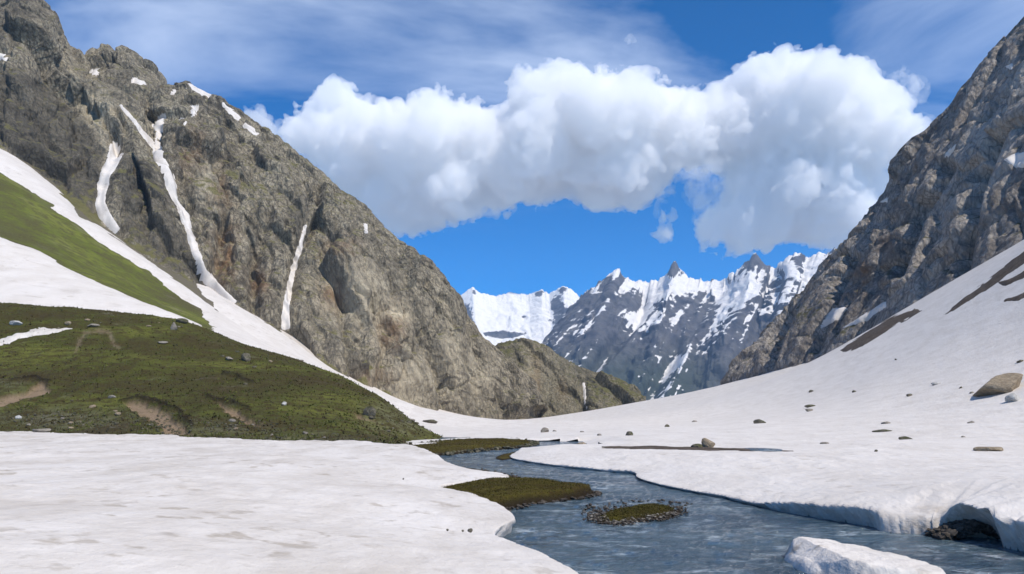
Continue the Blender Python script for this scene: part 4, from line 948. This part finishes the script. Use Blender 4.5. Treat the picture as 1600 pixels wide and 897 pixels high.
# ------------------------------------------------------------------ floating block of snow
def snow_block():
    ol = chaikin([onz(px, py, 0) for px, py in [(1218, 872), (1236, 884), (1262, 898), (1330, 915), (1420, 925), (1500, 925), (1490, 905), (1440, 890), (1380, 878), (1320, 868), (1268, 860), (1240, 866), (1225, 862)]], 2, True)
    x0, y0 = ol.min(0) - .2; x1, y1 = ol.max(0) + .2
    nx, ny = 200, 140
    X, Y = np.meshgrid(np.linspace(x0, x1, nx), np.linspace(y0, y1, ny)); x, y = X.ravel(), Y.ravel()
    d = sdf(x, y, ol) + .08 * fbm(x / .5, y / .5, x * 0, 4, 800)
    u = (x - x0) / (x1 - x0)
    top = np.interp(u, [0, .06, .14, .25, .38, .7, 1], [.62, .36, .24, .52, .46, .36, .24]) + .06 * fbm(x / .9, y / .6, x * 0, 4, 801, .55, True) - .03
    z = -.3 + (top + .3) * np.clip(d / .30, 0, 1) ** .55
    fc = grid_faces(ny, nx); kp = (d[fc] > -.02).all(1)
    V, Fc, A = compact(np.stack([x, y, z], 1), fc, kp, {'dirt_tint': np.clip(.65 * (1 - sstep(.05, .3, d)) * sstep(-.1, .4, fbm(x / .6, y / .6, x * 0, 3, 802)) + .05, 0, 1)})
    put('ice_floe', mesh('ice_floe', V, Fc, attrs=A), MAT['snow_near'], label='white block of snow stranded in the stream at lower right', cat='snow block')
snow_block()

# ------------------------------------------------------------------ clouds
def surface_net(fld, org, vx):
    """Closed quad surface of the zero level of a sampled field."""
    ins = fld > 0; nx, ny, nz = fld.shape
    cs = [(0,0,0),(1,0,0),(0,1,0),(1,1,0),(0,0,1),(1,0,1),(0,1,1),(1,1,1)]
    sl = lambda a, c: a[c[0]:nx-1+c[0], c[1]:ny-1+c[1], c[2]:nz-1+c[2]]
    cnt = sum(sl(ins, c).astype(np.int8) for c in cs); act = (cnt > 0) & (cnt < 8)
    idx = np.full(act.shape, -1, np.int32); I = np.argwhere(act); idx[act] = np.arange(len(I), dtype=np.int32)
    val = [fld[I[:, 0] + c[0], I[:, 1] + c[1], I[:, 2] + c[2]] for c in cs]
    acc = np.zeros((len(I), 3), f32); n = np.zeros(len(I), f32)
    for i in range(8):
        for ax in range(3):
            if cs[i][ax] == 0:
                j = cs.index(tuple(cs[i][q] + (q == ax) for q in range(3)))
                x_ = (val[i] > 0) != (val[j] > 0); t = np.where(x_, val[i] / (val[i] - val[j] + 1e-9), 0)
                p = np.tile(np.array(cs[i], f32), (len(I), 1)); p[:, ax] += t
                acc += p * x_[:, None]; n += x_
    V = (I + acc / n[:, None]) * vx + org
    Q = []
    for ax in range(3):
        u, v = (ax + 1) % 3, (ax + 2) % 3
        a0 = [slice(1, -1)] * 3; a0[ax] = slice(0, -1); b0 = list(a0); b0[ax] = slice(1, None)
        A_, B_ = ins[tuple(a0)], ins[tuple(b0)]
        for flip, m in ((False, A_ & ~B_), (True, ~A_ & B_)):
            e = np.argwhere(m); off = np.array([1, 1, 1]); off[ax] = 0; e = e + off
            def g(du, dv):
                q = e.copy(); q[:, u] += du; q[:, v] += dv; return idx[q[:, 0], q[:, 1], q[:, 2]]
            f = np.stack([g(-1, -1), g(0, -1), g(0, 0), g(-1, 0)], 1)
            Q.append(f[:, ::-1] if flip else f)
    return V, np.vstack(Q)
def cloud(name, sets, Y0, seed, density, label, vx=20.5, depth=1.0, amps=(70, 52, 30, 17, 9)):
    r = np.random.RandomState(seed); m = Y0 / F; pf = []
    for poly, n, rmax in sets:
        poly = np.array(poly, float); lo, hi = poly.min(0), poly.max(0)
        c = r.uniform(lo, hi, (n * 14, 2)); d = sdf(c[:, 0], c[:, 1], poly)
        c, d = c[d > 3], d[d > 3]; c, d = c[:n], d[:n]
        for (a, b), e in zip(c, d):
            p = at(a, b, Y0); pf.append((p[0], p[1] + r.uniform(-1, 1) * min(e, 85) * depth * m, p[2], min(e, rmax) * r.uniform(.8, 1.0) * m))
    pf = np.array(pf); pad = 130
    lo = (pf[:, :3] - pf[:, 3:]).min(0) - pad; hi = (pf[:, :3] + pf[:, 3:]).max(0) + pad
    sh = np.ceil((hi - lo) / vx).astype(int) + 1; fld = np.full(sh, -pad, f32)
    ax = [lo[i] + np.arange(sh[i]) * vx for i in range(3)]
    for px, py, pz, rad in pf:
        c = (px, py, pz); i0 = [max(0, int((c[i] - rad - pad - lo[i]) / vx)) for i in range(3)]; i1 = [min(sh[i], int((c[i] + rad + pad - lo[i]) / vx) + 2) for i in range(3)]
        s3 = tuple(slice(i0[i], i1[i]) for i in range(3))
        d = rad - np.sqrt((ax[0][s3[0]] - px)[:, None, None] ** 2 + (ax[1][s3[1]] - py)[None, :, None] ** 2 + (ax[2][s3[2]] - pz)[None, None, :] ** 2)
        fld[s3] = np.maximum(fld[s3], d)
    near = np.abs(fld) < 118; I = np.argwhere(near); X = I * vx + lo
    sc_ = 330.; nz = np.zeros(len(X), f32); off = 0
    for i, am in enumerate(amps):
        n = perlin(X[:, 0] / sc_ + i * 7.7, X[:, 1] / sc_, X[:, 2] / sc_ * 1.1, seed + i)
        nz += am * (3.0 * np.abs(n) - .85 if i else 1.6 * n); sc_ *= .5
    fld[near] += nz + 16
    fld[0] = fld[-1] = -9; fld[:, 0] = fld[:, -1] = -9; fld[:, :, 0] = fld[:, :, -1] = -9
    V, Q = surface_net(fld, lo, vx)
    k = M(name + '_vapour'); pv = k.n('ShaderNodeVolumePrincipled')
    pv.inputs['Color'].default_value = (1, 1, 1, 1); pv.inputs['Density'].default_value = density; pv.inputs['Anisotropy'].default_value = .0
    k.t.links.new(pv.outputs[0], k.out.inputs['Volume'])
    return put(name, mesh(name, V, Q), k.m, label=label, cat='cloud')
MAIN = [(400, 215), (445, 205), (468, 172), (500, 140), (524, 130), (552, 142), (575, 158), (604, 166), (640, 164), (655, 147), (680, 134), (700, 142), (703, 168), (735, 176), (772, 166), (790, 150), (815, 126), (850, 106), (876, 113), (900, 126), (921, 131), (945, 119), (966, 126), (986, 141), (1012, 148), (1060, 152), (1105, 142), (1135, 122), (1162, 94), (1190, 84), (1222, 96), (1250, 92), (1282, 94), (1304, 112), (1332, 132), (1362, 142), (1398, 128), (1412, 148), (1396, 172), (1450, 192),
        (1440, 235), (1400, 265), (1340, 290), (1250, 300), (1160, 275), (1110, 255), (1075, 262), (1055, 280), (1050, 305), (1010, 320), (960, 318), (925, 318), (890, 300), (850, 310), (800, 326), (740, 340), (680, 354), (620, 364), (560, 325), (480, 260)]
LOW = [(1128, 268), (1160, 240), (1250, 240), (1340, 245), (1420, 245), (1400, 290), (1380, 335), (1345, 378), (1305, 384), (1240, 376), (1190, 390), (1148, 393), (1108, 392), (1074, 382), (1072, 360), (1092, 335), (1112, 322), (1140, 312)]
cloud('cumulus_cloud', [(MAIN, 520, 60), (LOW, 170, 55), ([(1018, 338), (1030, 322), (1048, 320), (1045, 340), (1025, 345)], 12, 12), ([(1015, 362), (1040, 362), (1066, 372), (1040, 376)], 8, 6)], 7600., 900, .0095, 'large white cumulus cloud bank above the far peaks')
cloud('cloud_wisp', [([(1035, 250), (1080, 245), (1150, 250), (1150, 300), (1120, 335), (1085, 340), (1070, 300), (1045, 330), (1020, 335)], 60, 14)], 7450., 930, .0022, 'thin torn cloud shreds drifting across the blue gap in the cumulus bank', amps=(40, 60, 40, 24, 12), depth=2.)
cloud('cloud_wisp', [([(1380, 120), (1420, 118), (1440, 150), (1420, 180), (1460, 186), (1460, 215), (1400, 210)], 40, 13)], 7450., 935, .0025, 'thin cloud shreds at the right end of the cumulus bank by the cliff', amps=(40, 60, 40, 24, 12), depth=2.)
cloud('cloud_wisp', [([(370, 175), (400, 172), (440, 190), (445, 215), (420, 215), (380, 200)], 30, 16)], 7450., 940, .006, 'small white cloud tuft peeping over the left ridge', amps=(30, 40, 24, 14, 8))
cloud('cloud_wisp', [([(965, 60), (985, 53), (1002, 60), (985, 68)], 12, 8)], 7450., 950, .0035, 'tiny lone cloud shred high above the cumulus bank', amps=(8, 12, 8, 5, 0), vx=13.)

# ------------------------------------------------------------------ haze over the valley
def haze(dens):
    x0, x1, y0, y1, z0, z1 = -9000, 9000, -150, 9500, -15.5, 1420
    V = [(x0, y0, z0), (x1, y0, z0), (x1, y1, z0), (x0, y1, z0), (x0, y0, z1), (x1, y0, z1), (x1, y1, z1), (x0, y1, z1)]
    me = mesh('haze', V, [(0, 3, 2, 1), (4, 5, 6, 7), (0, 1, 5, 4), (1, 2, 6, 5), (2, 3, 7, 6), (3, 0, 4, 7)], smooth=False)
    k = M('haze_air'); pv = k.n('ShaderNodeVolumePrincipled')
    pv.inputs['Color'].default_value = (.45, .68, 1, 1); pv.inputs['Density'].default_value = dens; pv.inputs['Anisotropy'].default_value = .2
    k.t.links.new(pv.outputs[0], k.out.inputs['Volume'])
    put('haze', me, k.m, kind='stuff', label='thin blue air filling the valley')
haze(4.2e-5)
